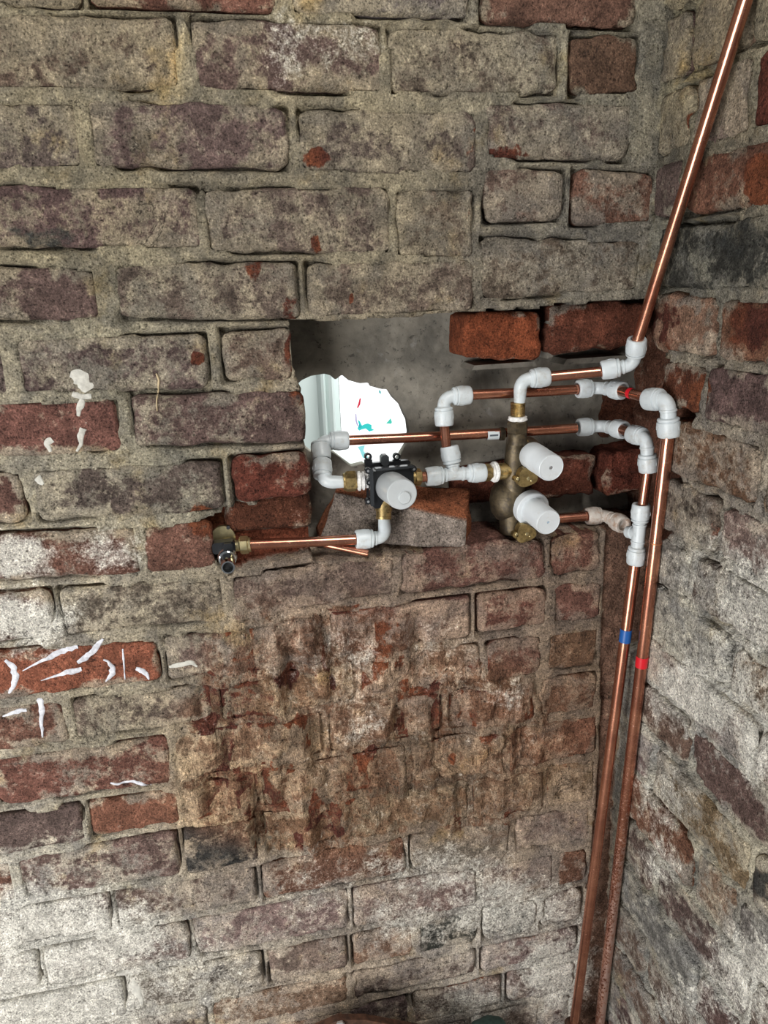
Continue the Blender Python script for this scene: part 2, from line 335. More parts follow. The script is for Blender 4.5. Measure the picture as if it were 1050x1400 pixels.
def wall_dirt(p):
    """p: n x 3 places on masonry -> film colour, stain amounts, hacked amount"""
    px, py = proj(p)
    onr = (XC-p[:, 0]) < np.maximum(.02, .0) ; onr &= (p[:, 1] < .0)
    jit = (fbm(p, 22, 3, 5)-.5)*50
    def idw(tab):
        t = np.array(tab); d2 = (px[:, None]-t[None, :, 0])**2+(py[:, None]-t[None, :, 1])**2
        k = 1/(d2+60**2)**1.5; return (k @ t[:, 2:])/k.sum(1)[:, None]
    film = idw(FILM); film[onr] = idw(FILM_R)[onr]
    st = np.zeros((len(p), 3)); bjx = (fbm(p, 45, 3, 201)-.5)*44; bjy = (fbm(p, 45, 3, 202)-.5)*36
    for bx, by, rx, ry, ch, s in BLOBS:
        q_ = min(1., max(rx, ry)/28.)
        d = ((px+bjx*q_-bx)/rx)**2+((py+bjy*q_-by)/ry)**2
        w_ = sstep(1.5, .35, np.sqrt(d))*s
        st[:, ch] = np.maximum(st[:, ch], w_)
    hk = np.zeros(len(p))
    for bx, by, rx, ry, s in HACK:
        hk = np.maximum(hk, sstep(1.25, .75, np.sqrt(((px+jit-bx)/rx)**2+((py+jit*.7-by)/ry)**2))*s)
    hk[onr] = 0
    st[:, 0] *= 1.6  # real limewash, raised so it also carries the brighter light low down
    # chiselled ground: torn pale and dark red patches
    a_ = fbm(p*np.array([1., 1., .6]), 34, 3, 51)
    st[:, 2] = np.maximum(st[:, 2], hk*sstep(.55, .66, a_)*.55); st[:, 0] = np.maximum(st[:, 0], hk*sstep(.52, .40, a_)*.15)
    return film, st, hk
def put_attr(me, name, arr):
    a = me.attributes.new(name, 'FLOAT_COLOR', 'POINT'); a.data.foreach_set('color', np.ascontiguousarray(arr, dtype=np.float32).ravel())
def hackrelief(p, hk, amp):
    q = p*np.array([1., 1., .38])
    a = np.abs(fbm(q, 55, 2, 31)-.5)*2
    st_ = fbm(q, 30, 2, 41); st_ = np.floor(st_*9)/9*.6+st_*.4
    return hk*amp*((st_-.5)*3.0 - sstep(.12, .0, a)*.35)

# wall frames: place = O + u*U + v*Z + n*N
class Frame:
    def __init__(s, O, U, Nn): s.O = np.array(O, float); s.U = np.array(U, float); s.N = np.array(Nn, float); s.V = np.array([0, 0, 1.])
    def at(s, u, v, n): return s.O+np.outer(u, s.U)+np.outer(v, s.V)+np.outer(n, s.N)
    def uv(s, px, py):
        q = P(px, py, Y=0) if s is BACK else P(px, py, X=XC)
        return float((q-s.O) @ s.U), float(q[2])
BACK = Frame((0, 0, 0), (1, 0, 0), (0, -1, 0)); BACK.name = 'back'
RIGHT = Frame((XC, 0, 0), (0, -1, 0), (-1, 0, 0)); RIGHT.name = 'right'
TONES = {'N': (.125, .075, .052), 'P': (.165, .122, .104), 'R': (.180, .092, .072), 'O': (.245, .100, .058), 'F': (.20, .062, .029), 'E': (.125, .043, .027), 'D': (.055, .055, .052), 'G': (.21, .20, .19), 'T': (.27, .19, .13), 'W': (.27, .205, .180), 'U': (.138, .096, .090), 'B': (.20, .105, .070)}  # E: dark red clay, deepened further for the lintel's shade in the niche

BRICKS = {'back': [], 'right': []}          # footprints for the mortar: u0,u1,vb0,vb1,vt0,vt1
BVH_V = []; BVH_F = []
def brick(fr, parent, u0, u1, vb0, vb1, vt0, vt1, tone='P', film=.5, depth=.10, n0=None, cell=.0042, amp=.0016, edge=.005, rc=.010, name='brick', foot=True, seed=None, wob=.0030, reg=True):
    seed = int(rng.integers(1, 9999)) if seed is None else seed
    n0 = float(rng.normal(0, .0014)) if n0 is None else n0
    w_ = u1-u0; h_ = (vt0+vt1-vb0-vb1)/2
    hk0 = float(wall_dirt(fr.at(np.array([(u0+u1)/2]), np.array([(vb0+vt0+vb1+vt1)/4]), np.zeros(1)))[2][0]) if foot else 0.
    if hk0 > .35: rc, wob, edge = .003, .0012, .0022
    nx = max(6, int(w_/cell)); nz = max(5, int(h_/cell))
    s, t = np.meshgrid(np.linspace(0, 1, nx+1), np.linspace(0, 1, nz+1)); s = s.ravel(); t = t.ravel()
    rcv = np.minimum(rc*(.6+.9*np.array([random.random() for _ in range(4)])), h_*.45)
    rcs = np.where(s < .5, np.where(t < .5, rcv[0], rcv[1]), np.where(t < .5, rcv[2], rcv[3]))
    yv = np.abs(t-.5)*h_; tt = np.clip((yv-(h_/2-rcs))/rcs, 0, 1)
    sh = rcs*(1-np.sqrt(1-tt**2))
    hw = w_/2-sh
    u = u0+w_/2+(s-.5)*2*hw
    vb = vb0+(vb1-vb0)*s; vt = vt0+(vt1-vt0)*s
    v = vb+(vt-vb)*t
    # ragged outline
    p0 = fr.at(u, v, np.zeros_like(u))
    du = np.minimum(s, 1-s)*w_; dv = np.minimum(t, 1-t)*h_
    fu = sstep(.03, 0, du); fv = sstep(.02, 0, dv)
    u = u+fu*(fbm(p0, 55, 3, seed)-.5)*2*wob*1.3
    v = v+fv*(fbm(p0, 45, 3, seed+50)-.5)*2*wob*1.5
    d = np.minimum(du, dv)
    p0 = fr.at(u, v, np.zeros_like(u))
    film_, st, hk = wall_dirt(p0)
    crk = sstep(.47, .58, fbm(p0, 13, 3, 88)+.05*sstep(.35, .1, t))
    rr = edge*(.22+.25*fbm(p0, 30, 2, seed+90)+.95*crk*(1-hk))*(1-.7*hk)
    k = np.clip(1-d/rr, 0, 1)
    n = n0-rr*(1-np.sqrt(np.clip(1-k*k, 0, 1)))
    n = n+(fbm(p0, 18, 4, 3)-.5)*amp*2.4+(fbm(p0, 90, 3, 9)-.5)*amp*1.6+hackrelief(p0, hk, .015)
    chip = sstep(.62, .74, fbm(p0, 24, 3, seed+7))*sstep(.022, .004, d)
    n = n-chip*.005
    front = fr.at(u, v, n)
    ring = list(range(nx+1))+[(j+1)*(nx+1)-1 for j in range(1, nz+1)]+[nz*(nx+1)+i for i in range(nx-1, -1, -1)]+[j*(nx+1) for j in range(nz-1, 0, -1)]
    verts = [front]; m_ = len(ring); base = (nx+1)*(nz+1); faces = []
    for j in range(nz):
        a = np.arange(nx)+j*(nx+1); faces.append(np.stack([a, a+1, a+nx+2, a+nx+1], 1))
    prev = np.array(ring); us, vs = u[ring], v[ring]
    st0 = .010 if n0 > -.010 else -n0+.012
    for i, dd in enumerate(np.linspace(st0, max(depth, st0+.03), 4)):
        q = fr.at(us, vs, np.full(m_, -dd)); q = q+(fbm(q, 60, 2, seed+3)-.5)[:, None]*.003*(i > 0)
        verts.append(q); cur = base+np.arange(m_)+i*m_
        faces.append(np.stack([prev, cur, np.roll(cur, -1), np.roll(prev, -1)], 1)); prev = cur
    V = np.concatenate(verts); Fq = np.concatenate(faces)
    if fr is BACK and False: pass
    c = V.mean(0)
    me = bpy.data.meshes.new(name); me.from_pydata((V-c).tolist(), [], Fq.tolist()); me.polygons.foreach_set('use_smooth', [True]*len(me.polygons))
    me.materials.append(M_BRICK)
    film_, st, hk = wall_dirt(V)
    tc = np.array(TONES[tone])*(1+rng.normal(0, .06, 3)*np.array([1, .6, .6]))
    T = np.ones((len(V), 4)); T[:, :3] = tc; T[:, 3] = film-.045
    side = np.ones(len(V)); side[:base] = 0
    T[:, 3] = np.where(side > 0, film*.45, T[:, 3]); T[:base, 3] += sstep(.022, 0, d)*np.clip((fbm(V[:base], 28, 3, 15)-.42)*2.0, -.12, .45)
    film_ = film_*.80+tc*.34
    hcol = np.array((.235, .125, .075)); T[:, :3] = T[:, :3]*(1-hk[:, None]*.75)+hcol*hk[:, None]*.75
    T[:, 3] = T[:, 3]*(1-hk*.4)+.50*hk*.4
    st[:base, 2] += sstep(.009, 0, d)*.16
    st[side > 0, 2] += .25
    put_attr(me, 'tone', T); put_attr(me, 'stain', np.concatenate([st, hk[:, None]], 1)); put_attr(me, 'film', np.concatenate([film_, np.ones((len(V), 1))], 1))
    o = bpy.data.objects.new(name, me); COL.objects.link(o); o.parent = parent; o.location = c-np.array(parent.location)
    if foot: BRICKS[fr.name].append((u0, u1, vb0, vb1, vt0, vt1))
    if reg and fr is BACK:
        off = sum(len(x) for x in BVH_V); BVH_V.append(front); BVH_F.extend((np.concatenate(faces[:nz])+off).tolist())
    return o
def pxbrick(fr, parent, xl, xr, ytl, ytr, ybl, ybr, tone='P', film=.5, **k):
    yl, yr = (ytl+ybl)/2, (ytr+ybr)/2
    u0 = fr.uv(xl, yl)[0]; u1 = fr.uv(xr, yr)[0]
    return brick(fr, parent, u0, u1, fr.uv(xl, ybl)[1], fr.uv(xr, ybr)[1], fr.uv(xl, ytl)[1], fr.uv(xr, ytr)[1], tone, film, **k)

# ------------------------------------------------------------------ back wall
wall_back = bpy.data.objects.new('wall_back', bpy.data.meshes.new('wall_back')); COL.objects.link(wall_back)
wall_right = bpy.data.objects.new('wall_right', bpy.data.meshes.new('wall_right')); COL.objects.link(wall_right)
tag(wall_back, 'old brick wall with smeared mortar and a chopped-out niche', 'wall', kind='structure')
tag(wall_right, 'old brick side wall with rough pale mortar, right of the corner', 'wall', kind='structure')
BW = [  # xl, xr, yTL, yTR, yBL, yBR, tone, film, options
 (-330, -160, 5, 5, 105, 108, 'P', .6), (-150, 105, -92, -92, 3, 6, 'P', .55), (115, 374, -92, -88, 5, 14, 'R', .35), (398, 640, -82, -74, 16, 24, 'G', .55), (660, 873, -72, -66, 29, 37, 'R', .30),
 (-30, 241, 20, 23, 119, 121, 'P', .60), (265, 522, 25, 33, 121, 127, 'P', .52), (533, 766, 37, 43, 129, 127, 'P', .62), (782, 872, 47, 48, 130, 128, 'N', .34),
 (-150, 106, 137, 141, 227, 228, 'P', .62), (126, 394, 138, 146, 229, 230, 'P', .50), (411, 650, 150, 153, 233, 236, 'P', .60, dict(amp=.002)), (668, 862, 140, 142, 215, 220, 'P', .66),
 (-110, 272, 252, 255, 338, 340, 'U', .52), (282, 534, 258, 256, 344, 346, 'P', .60), (543, 648, 257, 257, 352, 352, 'P', .58), (664, 772, 231, 232, 305, 300, 'P', .62), (784, 893, 231, 237, 308, 306, 'R', .50),
 (-110, 132, 363, 367, 440, 438, 'U', .46), (160, 408, 362, 359, 437, 436, 'P', .56), (421, 647, 360, 358, 432, 424, 'P', .54, dict(depth=.1)), (660, 874, 326, 330, 410, 396, 'P', .56, dict(depth=.1)),
 (-240, 6, 462, 460, 542, 540, 'P', .55), (27, 284, 463, 457, 539, 531, 'U', .54), (305, 399, 452, 450, 521, 520, 'P', .58),
 (-90, 161, 554, 547, 628, 617, 'R', .30), (183, 416, 541, 535, 612, 604, 'U', .50),
 (-190, 33, 650, 648, 720, 715, 'R', .40), (50, 304, 645, 630, 713, 697, 'U', .50), (319, 424, 626, 617, 689, 678, 'E', .42),
 (-60, 188, 733, 722, 797, 785, 'R', .46), (200, 291, 722, 711, 783, 776, 'R', .34), ]
for t_ in BW:
    k = t_[8] if len(t_) > 8 else {}
    pxbrick(BACK, wall_back, *t_[:8], **k)
# bricks standing back in the chase and the niche
pxbrick(BACK, wall_back, 308, 429, 695, 680, 737, 728, 'E', .12, n0=-.026, depth=.06, foot=False, reg=False)
pxbrick(BACK, wall_back, 640, 748, 431, 424, 493, 492, 'F', .10, n0=-.018, depth=.09, foot=False, amp=.003, edge=.004, reg=False)
pxbrick(BACK, wall_back, 759, 893, 420, 411, 487, 470, 'E', .12, n0=-.018, depth=.09, foot=False, amp=.005, edge=.008, wob=.006, reg=False)
pxbrick(BACK, wall_back, 640, 735, 660, 648, 716, 708, 'E', .12, n0=-.092, depth=.11, foot=False, amp=.003, reg=False)
pxbrick(BACK, wall_back, 741, 838, 640, 632, 700, 690, 'E', .22, n0=-.055, depth=.11, foot=False, amp=.007, edge=.01, wob=.006, reg=False)
pxbrick(BACK, wall_back, 846, 905, 628, 620, 690, 680, 'E', .2, n0=-.040, depth=.11, foot=False, amp=.007, edge=.01, wob=.006, reg=False)
pxbrick(BACK, wall_back, 862, 925, 545, 540, 612, 606, 'E', .2, n0=-.098, depth=.11, foot=False, amp=.006, edge=.01, wob=.006, reg=False)

# courses below the niche: bed joints (pixel polylines) and where the upright joints fall
JL = {8: [(-400, 836), (0, 805), (300, 785), (640, 752), (830, 727)], 9: [(-400, 925), (0, 884), (250, 866), (580, 815), (700, 803), (830, 789)], 10: [(-400, 1012), (0, 962), (330, 926), (700, 868), (830, 851)],
      11: [(-400, 1095), (0, 1032), (250, 1001), (700, 930), (830, 914)], 12: [(-400, 1180), (0, 1110), (220, 1080), (700, 991), (830, 971)], 13: [(-400, 1255), (0, 1175), (230, 1134), (700, 1055), (830, 1032)],
      14: [(-400, 1330), (0, 1240), (240, 1205), (470, 1155), (700, 1118), (830, 1094)], 15: [(-400, 1400), (0, 1307), (573, 1195), (700, 1174), (830, 1150)], 16: [(-400, 1470), (0, 1366), (503, 1271), (700, 1232), (830, 1203)],
      17: [(-400, 1535), (0, 1427), (493, 1325), (650, 1295), (830, 1256)], 18: [(-400, 1600), (0, 1487), (483, 1374), (650, 1338), (830, 1298)], 19: [(-400, 1665), (0, 1545), (483, 1424), (650, 1387), (830, 1343)],
      20: [(-400, 1730), (0, 1602), (483, 1474), (650, 1436), (830, 1389)], 21: [(-400, 1795), (0, 1660), (483, 1524), (650, 1485), (830, 1436)]}
def jl(k, x): a = np.array(JL[k]); return float(np.interp(x, a[:, 0], a[:, 1]))
VJ = {8: [-160, 78, 312, 543, 751, 826], 9: [-240, -30, 222, 448, 648, 752, 826], 10: [-330, -120, 95, 296, 490, 660, 745, 822], 11: [-250, -14, 237, 445, 610, 735, 820], 12: [-350, -130, 119, 249, 355, 560, 690, 820], 13: [-250, -60, 22, 248, 355, 460, 645, 745, 816],
      14: [-350, -60, 155, 355, 558, 700, 811], 15: [-180, 57, 263, 480, 655, 760, 806], 16: [-250, -40, 175, 365, 479, 569, 657, 737, 801], 17: [-320, -100, 112, 287, 480, 655, 795], 18: [-200, 60, 250, 474, 562, 690, 789], 19: [-320, -30, 170, 360, 520, 640, 740, 784], 20: [-200, 40, 240, 430, 590, 775]}
VT = {8: 'RPPRR', 9: 'ROPRRR', 10: 'RRPTTRB', 11: 'RRTTRB', 12: 'RUBTTTB', 13: 'RRPDTTTT', 14: 'RWPBWW', 15: 'WWWWWB', 16: 'GGWWTDGW', 17: 'WWUTPW', 18: 'WUTPWW', 19: 'WWTPWWW', 20: 'WWWWW'}
VF = {8: [.60, .56, .50, .56, .54], 9: [.5, .26, .50, .62, .54, .44], 10: [.5, .48, .52, .6, .6, .52, .44], 11: [.5, .46, .6, .6, .58, .52], 12: [.5, .42, .34, .55, .55, .55, .45], 13: [.4, .5, .56, .42, .5, .5, .5, .52], 14: [.55, .58, .58, .5, .56, .56]}
BREAKS = {8: .42}
for k in range(8, 21):
    x = VJ[k]
    for i in range(len(x)-1):
        g = 6.5 if k < 12 else 5.0
        xl, xr = x[i]+g*.9, x[i+1]-g*.9
        h = {8: 7, 9: 7, 10: 7}.get(k, 5.5)
        top = lambda q: jl(k, q)+h*(.9 if not (k == 8 and q > 320) else -.2)
        bot = lambda q: jl(k+1, q)-h
        fl = VF.get(k, [])
        film = fl[i] if i < len(fl) else .56
        opts = dict(amp=.0018)
        if k == 8 and x[i] > 300: opts.update(depth=.105, edge=.008, amp=.003, wob=.005)
        if k >= 14: opts.update(edge=.0042, amp=.0022)
        pxbrick(BACK, wall_back, xl, xr, top(xl), top(xr), bot(xl), bot(xr), VT[k][i], film, **opts)
# the wall goes on past the frame to the left and above: plain courses
for (a, b_, vb0, vb1, vt0, vt1) in list(BRICKS['back']):
    m_ = (vb0+vt0)/2
    if any(o[0] < a-.01 and min(o[2], o[3]) < m_ < max(o[4], o[5]) and o[1] < b_ for o in BRICKS['back']): continue
    k = (vt1-vt0)/(b_-a); k2 = (vb1-vb0)/(b_-a); u1 = a-.011
    while u1 > -.72:
        u0 = u1-.222; f_ = lambda u: (vb0+(u-a)*k2*.3, vt0+(u-a)*k*.3)
        (p0_, p1_), (q0_, q1_) = f_(u0), f_(u1)
        brick(BACK, wall_back, u0, u1, p0_, q0_, p1_, q1_, 'PURW'[int(rng.integers(4))], .55, cell=.008); u1 = u0-.011
for r_ in range(1, 3):
    z0 = .075+.0855*(r_-1)+.045
    for c_ in range(5):
        u0 = -.45+c_*.235-(.115 if r_ % 2 else 0)
        brick(BACK, wall_back, u0, min(u0+.223, XC-.02), z0, z0, z0+.072, z0+.072, 'P', .55, cell=.008)

# ------------------------------------------------------------------ right wall
RZ = [.10, .02, -.065, -.155, -.234, -.327, -.412, -.492, -.578, -.665, -.750, -.835, -.917, -1.003, -1.095, -1.19, -1.288, -1.38, -1.47, -1.556, -1.64, -1.72]
RJ = {0: [.0, .10, .21, .44, .68], 1: [.0, .065, .185, .42, .66], 2: [.0, .085, .200, .44, .68], 3: [.0, .075, .31, .55], 4: [.02, .29, .40, .63], 5: [.02, .17, .41, .52], 6: [.055, .155, .40, .64], 7: [.06, .285, .40, .64], 8: [.08, .215, .44, .56],
      9: [.08, .165, .39, .62], 10: [.06, .26, .50, .62], 11: [.055, .325, .55], 12: [.035, .195, .43, .66], 13: [.03, .105, .345, .58], 14: [.02, .23, .33, .56], 15: [.02, .135, .37, .60], 16: [.02, .26, .48], 17: [.02, .125, .36, .6], 18: [.02, .25, .48], 19: [.02, .12, .34, .58], 20: [.02, .22, .46]}
RT = {0: 'TTPP', 1: 'PTPP', 2: 'TWEP', 3: 'PBP', 4: 'DGP', 5: 'TBP', 6: 'EUP', 7: 'BTP', 8: 'PWP', 9: 'GPW', 10: 'GTP', 11: 'WWW', 12: 'PUW', 13: 'WTP', 14: 'BTGP', 15: 'PUP', 16: 'GUG', 17: 'PPW', 18: 'PGW', 19: 'UPG', 20: 'PPP'}
RFm = {0: .75, 1: .72, 2: .66, 3: .42, 4: .5, 5: .45, 6: .32, 7: .52, 8: .55, 9: .62, 10: .62, 11: .72, 12: .44, 13: .6}
for k in range(len(RZ)-1):
    js = RJ[k]
    for i in range(len(js)-1):
        zt, zb = RZ[k]-.006, RZ[k+1]+.006
        w2 = .0045*(1 if i else .3)
        tn = RT[k][min(i, len(RT[k])-1)]; fm = RFm.get(k, .52)+.01
        if k == 2 and i == 2: fm = .12
        brick(RIGHT, wall_right, js[i]+w2, js[i+1]-.0055, zb+rng.normal(0, .002), zb+rng.normal(0, .002), zt+rng.normal(0, .002), zt+rng.normal(0, .002), tn, fm, amp=.0026, edge=.006, wob=.005, rc=.014, depth=.06)

# ------------------------------------------------------------------ mortar: one relief per wall, recessed behind and between the bricks
def poly_in(u, v, poly):
    inside = np.zeros(len(u), bool); n = len(poly)
    for i in range(n):
        x1, y1 = poly[i]; x2, y2 = poly[(i+1) % n]
        if y1 == y2: continue
        c = ((y1 > v) != (y2 > v)) & (u < (x2-x1)*(v-y1)/(y2-y1)+x1); inside ^= c
    return inside
def grid_axis(lo, a, b, hi, fine, coarse):
    return np.unique(np.round(np.concatenate([np.arange(lo, a, coarse), np.arange(a, b, fine), np.arange(b, hi+coarse*.5, coarse)]), 5))
NICHE_PX = [(399, 441), (520, 436), (648, 428), (700, 424), (800, 416), (890, 408), (960, 405), (960, 720), (850, 722), (745, 738), (640, 752), (540, 757), (428, 768), (424, 690), (421, 610), (412, 530), (399, 500)]
CHASE_PX = [(268, 716), (300, 703), (330, 692), (430, 676), (434, 760), (345, 772), (318, 786), (300, 772), (276, 752)]
CORNER_PX = [(829, 715), (960, 700), (940, 1500), (772, 1500), (784, 1390), (796, 1290), (807, 1180), (816, 1080), (821, 980), (823, 880), (826, 800)]
NICHE = [BACK.uv(*q) for q in NICHE_PX]; CHASE = [BACK.uv(*q) for q in CHASE_PX]; CORNERC = [BACK.uv(*q) for q in CORNER_PX]
CHASE_R = [RIGHT.uv(*q) for q in [(893, 408), (912, 412), (921, 440), (923, 462), (906, 486), (928, 505), (950, 535), (951, 556), (938, 600), (931, 645), (925, 685), (912, 735), (905, 770), (898, 820), (889, 868), (868, 900)]]+[(-.12, -.87), (-.12, -.33)]
def mortar(fr, obj, us, vs, kind):
    U_, V_ = np.meshgrid(us, vs); u = U_.ravel(); v = V_.ravel(); nU, nV = len(us), len(vs)
    p0 = fr.at(u, v, np.zeros_like(u))
    film, st, hk = wall_dirt(p0)
    # distance outside / depth inside brick footprints
    dist = np.full(len(u), .05); ins = np.zeros(len(u))
    for (a, b_, vb0, vb1, vt0, vt1) in BRICKS[fr.name]:
        m_ = (u > a-.03) & (u < b_+.03) & (v > min(vb0, vb1)-.03) & (v < max(vt0, vt1)+.03)
        if not m_.any(): continue
        uu = u[m_]; s = np.clip((uu-a)/(b_-a), 0, 1); lo = vb0+(vb1-vb0)*s; hi = vt0+(vt1-vt0)*s
        dx = np.maximum(a-uu, uu-b_); dy = np.maximum(lo-v[m_], v[m_]-hi)
        sd = np.where((dx > 0) & (dy > 0), np.hypot(np.maximum(dx, 0), np.maximum(dy, 0)), np.maximum(dx, dy))
        dist[m_] = np.minimum(dist[m_], np.maximum(sd, 0)); ins[m_] = np.maximum(ins[m_], np.maximum(-sd, 0))
    n = -.0010+(fbm(p0, 16, 3, 77)-.5)*.006+(fbm(p0, 70, 3, 78)-.5)*.0030
    if kind == 'right': n += (fbm(p0, 60, 2, 79)-.5)*.010+(fbm(p0, 120, 2, 80)-.5)*.006
    n = np.where(hk > 0, n*(1-hk)+hk*(-.0015), n)+hackrelief(p0, hk, .015)*.95
    crack = sstep(.47, .58, fbm(p0, 13, 3, 88))*(1-sstep(0, .5, hk))
    n -= crack*sstep(.0055, .0012, dist)*.017
    n = np.where(ins > .0035, np.minimum(n, -.018), n)
    T = np.ones((len(u), 4)); T[:, :3] = film*.96; T[:, 3] = 1.0
    hb = sstep(.2, .7, hk); T[:, :3] = T[:, :3]*(1-hb[:, None])+np.array((.22, .118, .072))*hb[:, None]; T[:, 3] = 1-.45*hb
    if kind == 'back':
        wu = u+(fbm(p0, 30, 3, 21)-.5)*.012; wv = v+(fbm(p0, 30, 3, 22)-.5)*.010
        cc = poly_in(wu, wv, CORNERC); n = np.where(cc, -.007+(fbm(p0, 40, 3, 4)-.5)*.012, n)
        T[cc, :3] = (.21, .125, .09); T[cc, 3] = .30; st[cc, 2] *= .6
        ch = poly_in(wu, wv, CHASE); n = np.where(ch, -.034+(fbm(p0, 50, 3, 6)-.5)*.008, n); T[ch, :3] = (.22, .07, .04); T[ch, 3] = .2; st[ch, 2] += .25
        nw = poly_in(u+(fbm(p0, 45, 2, 23)-.5)*.006, v+(fbm(p0, 45, 2, 24)-.5)*.006, NICHE); n = np.where(nw, -.120, n)
        corner_up = (u > XC-.05) & (v > -.32); n = np.where(corner_up, n+.002*sstep(XC-.05, XC, u), n)
    else:
        nw = np.zeros(len(u), bool)
        cr = poly_in(u+(fbm(p0, 40, 3, 25)-.5)*.014, v+(fbm(p0, 40, 3, 26)-.5)*.014, CHASE_R); n = np.where(cr, -.050+(fbm(p0, 35, 3, 27)-.5)*.016, n)
        T[cr, :3] = (.16, .075, .05); T[cr, 3] = .34
        inn = u < .006; n = np.where(inn & (v < -.33) & (v > -.70), np.minimum(n, -.045), n)
    p = fr.at(u, v, n)
    idx = np.arange(nU*nV).reshape(nV, nU)
    F = np.stack([idx[:-1, :-1], idx[:-1, 1:], idx[1:, 1:], idx[1:, :-1]], 2).reshape(-1, 4)
    if kind == 'back':
        F = F[~nw[F].all(1)]
    me = obj.data
    nv, nf = len(p), len(F)
    me.vertices.add(nv); me.vertices.foreach_set('co', p.astype(np.float32).ravel())
    me.loops.add(nf*4); me.loops.foreach_set('vertex_index', F.astype(np.int32).ravel())
    me.polygons.add(nf); me.polygons.foreach_set('loop_start', np.arange(0, nf*4, 4, dtype=np.int32)); me.polygons.foreach_set('use_smooth', np.ones(nf, bool))
    me.update(calc_edges=True); me.validate()
    st[:, 2] *= np.where(T[:, 3] > .9, .55, 1)
    put_attr(me, 'tone', T); put_attr(me, 'stain', np.concatenate([st, hk[:, None]], 1)); put_attr(me, 'film', np.concatenate([film, np.ones((nv, 1))], 1))
    me.materials.append(M_BRICK)
    if kind == 'back':
        off = sum(len(x) for x in BVH_V); BVH_V.append(p); BVH_F.extend((F+off).tolist())
FLOOR_Z = -1.78
mortar(BACK, wall_back, grid_axis(-.95, -.46, .70, .70, .0035, .02), grid_axis(FLOOR_Z, -1.74, .08, .36, .0035, .02), 'back')
mortar(RIGHT, wall_right, grid_axis(-.13, -.13, .46, .95, .0040, .02), grid_axis(FLOOR_Z, -1.72, .08, .36, .0040, .02), 'right')
BVH = BVHTree.FromPolygons([Vector(q) for q in np.concatenate(BVH_V)], BVH_F)

# grey render closing the niche, with the ragged cored hole
YB = .104
HOLE_PX = [(396, 560), (402, 530), (412, 520), (425, 514), (444, 511), (452, 513), (459, 519), (468, 512), (478, 520), (492, 524), (505, 523), (508, 528), (522, 532), (531, 532), (538, 543), (548, 553), (553, 565), (558, 575), (560, 592), (557, 606), (549, 620), (541, 634), (528, 646), (512, 646), (497, 634), (481, 638), (470, 630), (456, 619), (440, 613), (424, 618), (410, 606), (399, 590)]
hole = [P(x, y, Y=YB) for x, y in HOLE_PX]; hole = [(q[0], q[2]) for q in hole]
hc = np.mean(hole, 0)
def render_panel():
    xs = np.arange(.02, .7001, .0024); zs = np.arange(-.74, -.2999, .0024)
    X, Z = np.meshgrid(xs, zs); x = X.ravel(); z = Z.ravel(); nx, nz = len(xs), len(zs)
    hp = np.array(hole)
    ins = poly_in(x, z, hole)
    idx = np.arange(nx*nz).reshape(nz, nx)
    F = np.stack([idx[:-1, :-1], idx[:-1, 1:], idx[1:, 1:], idx[1:, :-1]], 2).reshape(-1, 4)
    F = F[~ins[F].all(1)]
    bd = np.zeros(len(x), bool); bd[np.unique(F)] = True; bd &= ins
    for i in np.nonzero(bd)[0]:                                  # pull the rim onto the ragged outline
        q = np.array([x[i], z[i]]); a = hp; b = np.roll(hp, -1, 0); ab = b-a
        t = np.clip(((q-a)*ab).sum(1)/(ab*ab).sum(1), 0, 1); c = a+ab*t[:, None]; k = ((c-q)**2).sum(1).argmin(); x[i], z[i] = c[k]
    p = np.stack([x, np.full(len(x), YB), z], 1)
    y = YB+(fbm(p, 14, 4, 61)-.5)*.010+(fbm(p, 60, 3, 62)-.5)*.004
    used = np.unique(F); mp = -np.ones(len(x), int); mp[used] = np.arange(len(used))
    V = np.stack([x, y, z], 1)[used]; F = mp[F]
    # rim turned back into the wall
    from collections import Counter
    E = Counter(); D = {}
    for f in F.tolist():
        for a, b in zip(f, f[1:]+f[:1]): E[(min(a, b), max(a, b))] += 1; D[(min(a, b), max(a, b))] = (a, b)
    bdn = set(mp[np.nonzero(bd)[0]].tolist()); V = V.tolist(); FL = F.tolist(); new = {}
    for k, c in E.items():
        if c == 1 and k[0] in bdn and k[1] in bdn:
            a, b = D[k]
            for q in (a, b):
                if q not in new: new[q] = len(V); v = V[q]; V.append([v[0]+(hc[0]-v[0])*.02, v[1]+.012, v[2]+(hc[1]-v[2])*.02])
            FL.append([b, a, new[a], new[b]])
    return mesh('render_panel', V, FL, M_RENDER, wall_back)
tag(render_panel(), 'smooth grey cement render at the back of the niche')
# mortar stub beds left in the niche
for (x, y, w_, h_, yy) in ((753, 462, 8, 56, .03), (690, 500, 95, 7, .05), (815, 492, 95, 8, .055)):
    c = P(x, y, Y=yy); rw = rad(w_/2, c); rh = rad(h_/2, c)
    u = np.linspace(0, 1, 9); g = G()
    pts = [(c[0]-rw, c[2]-rh), (c[0]+rw, c[2]-rh*.9), (c[0]+rw*.9, c[2]+rh), (c[0]-rw*.9, c[2]+rh*.8)]
    g.add(*prism(pts, yy, .11)); g.build('mortar_bed', M_RENDER, wall_back, smooth=False)

# ------------------------------------------------------------------ floor
m, nt, b = newmat('dusty_concrete'); pos = N(nt, 'ShaderNodeNewGeometry').outputs['Position']
c = mixc(nt, smooth(nt, noise(nt, pos, 6, 7, .7), .35, .65), (.16, .14, .12), (.30, .27, .23)); nt.links.new(c, b.inputs['Base Color']); b.inputs['Roughness'].default_value = .9
fl = G().add(*box((0, -.6, FLOOR_Z-.03), 2.6, 2.0, .06)).build('floor', m, smooth=False); tag(fl, 'dusty grey concrete floor below the brick walls', 'floor', kind='structure')

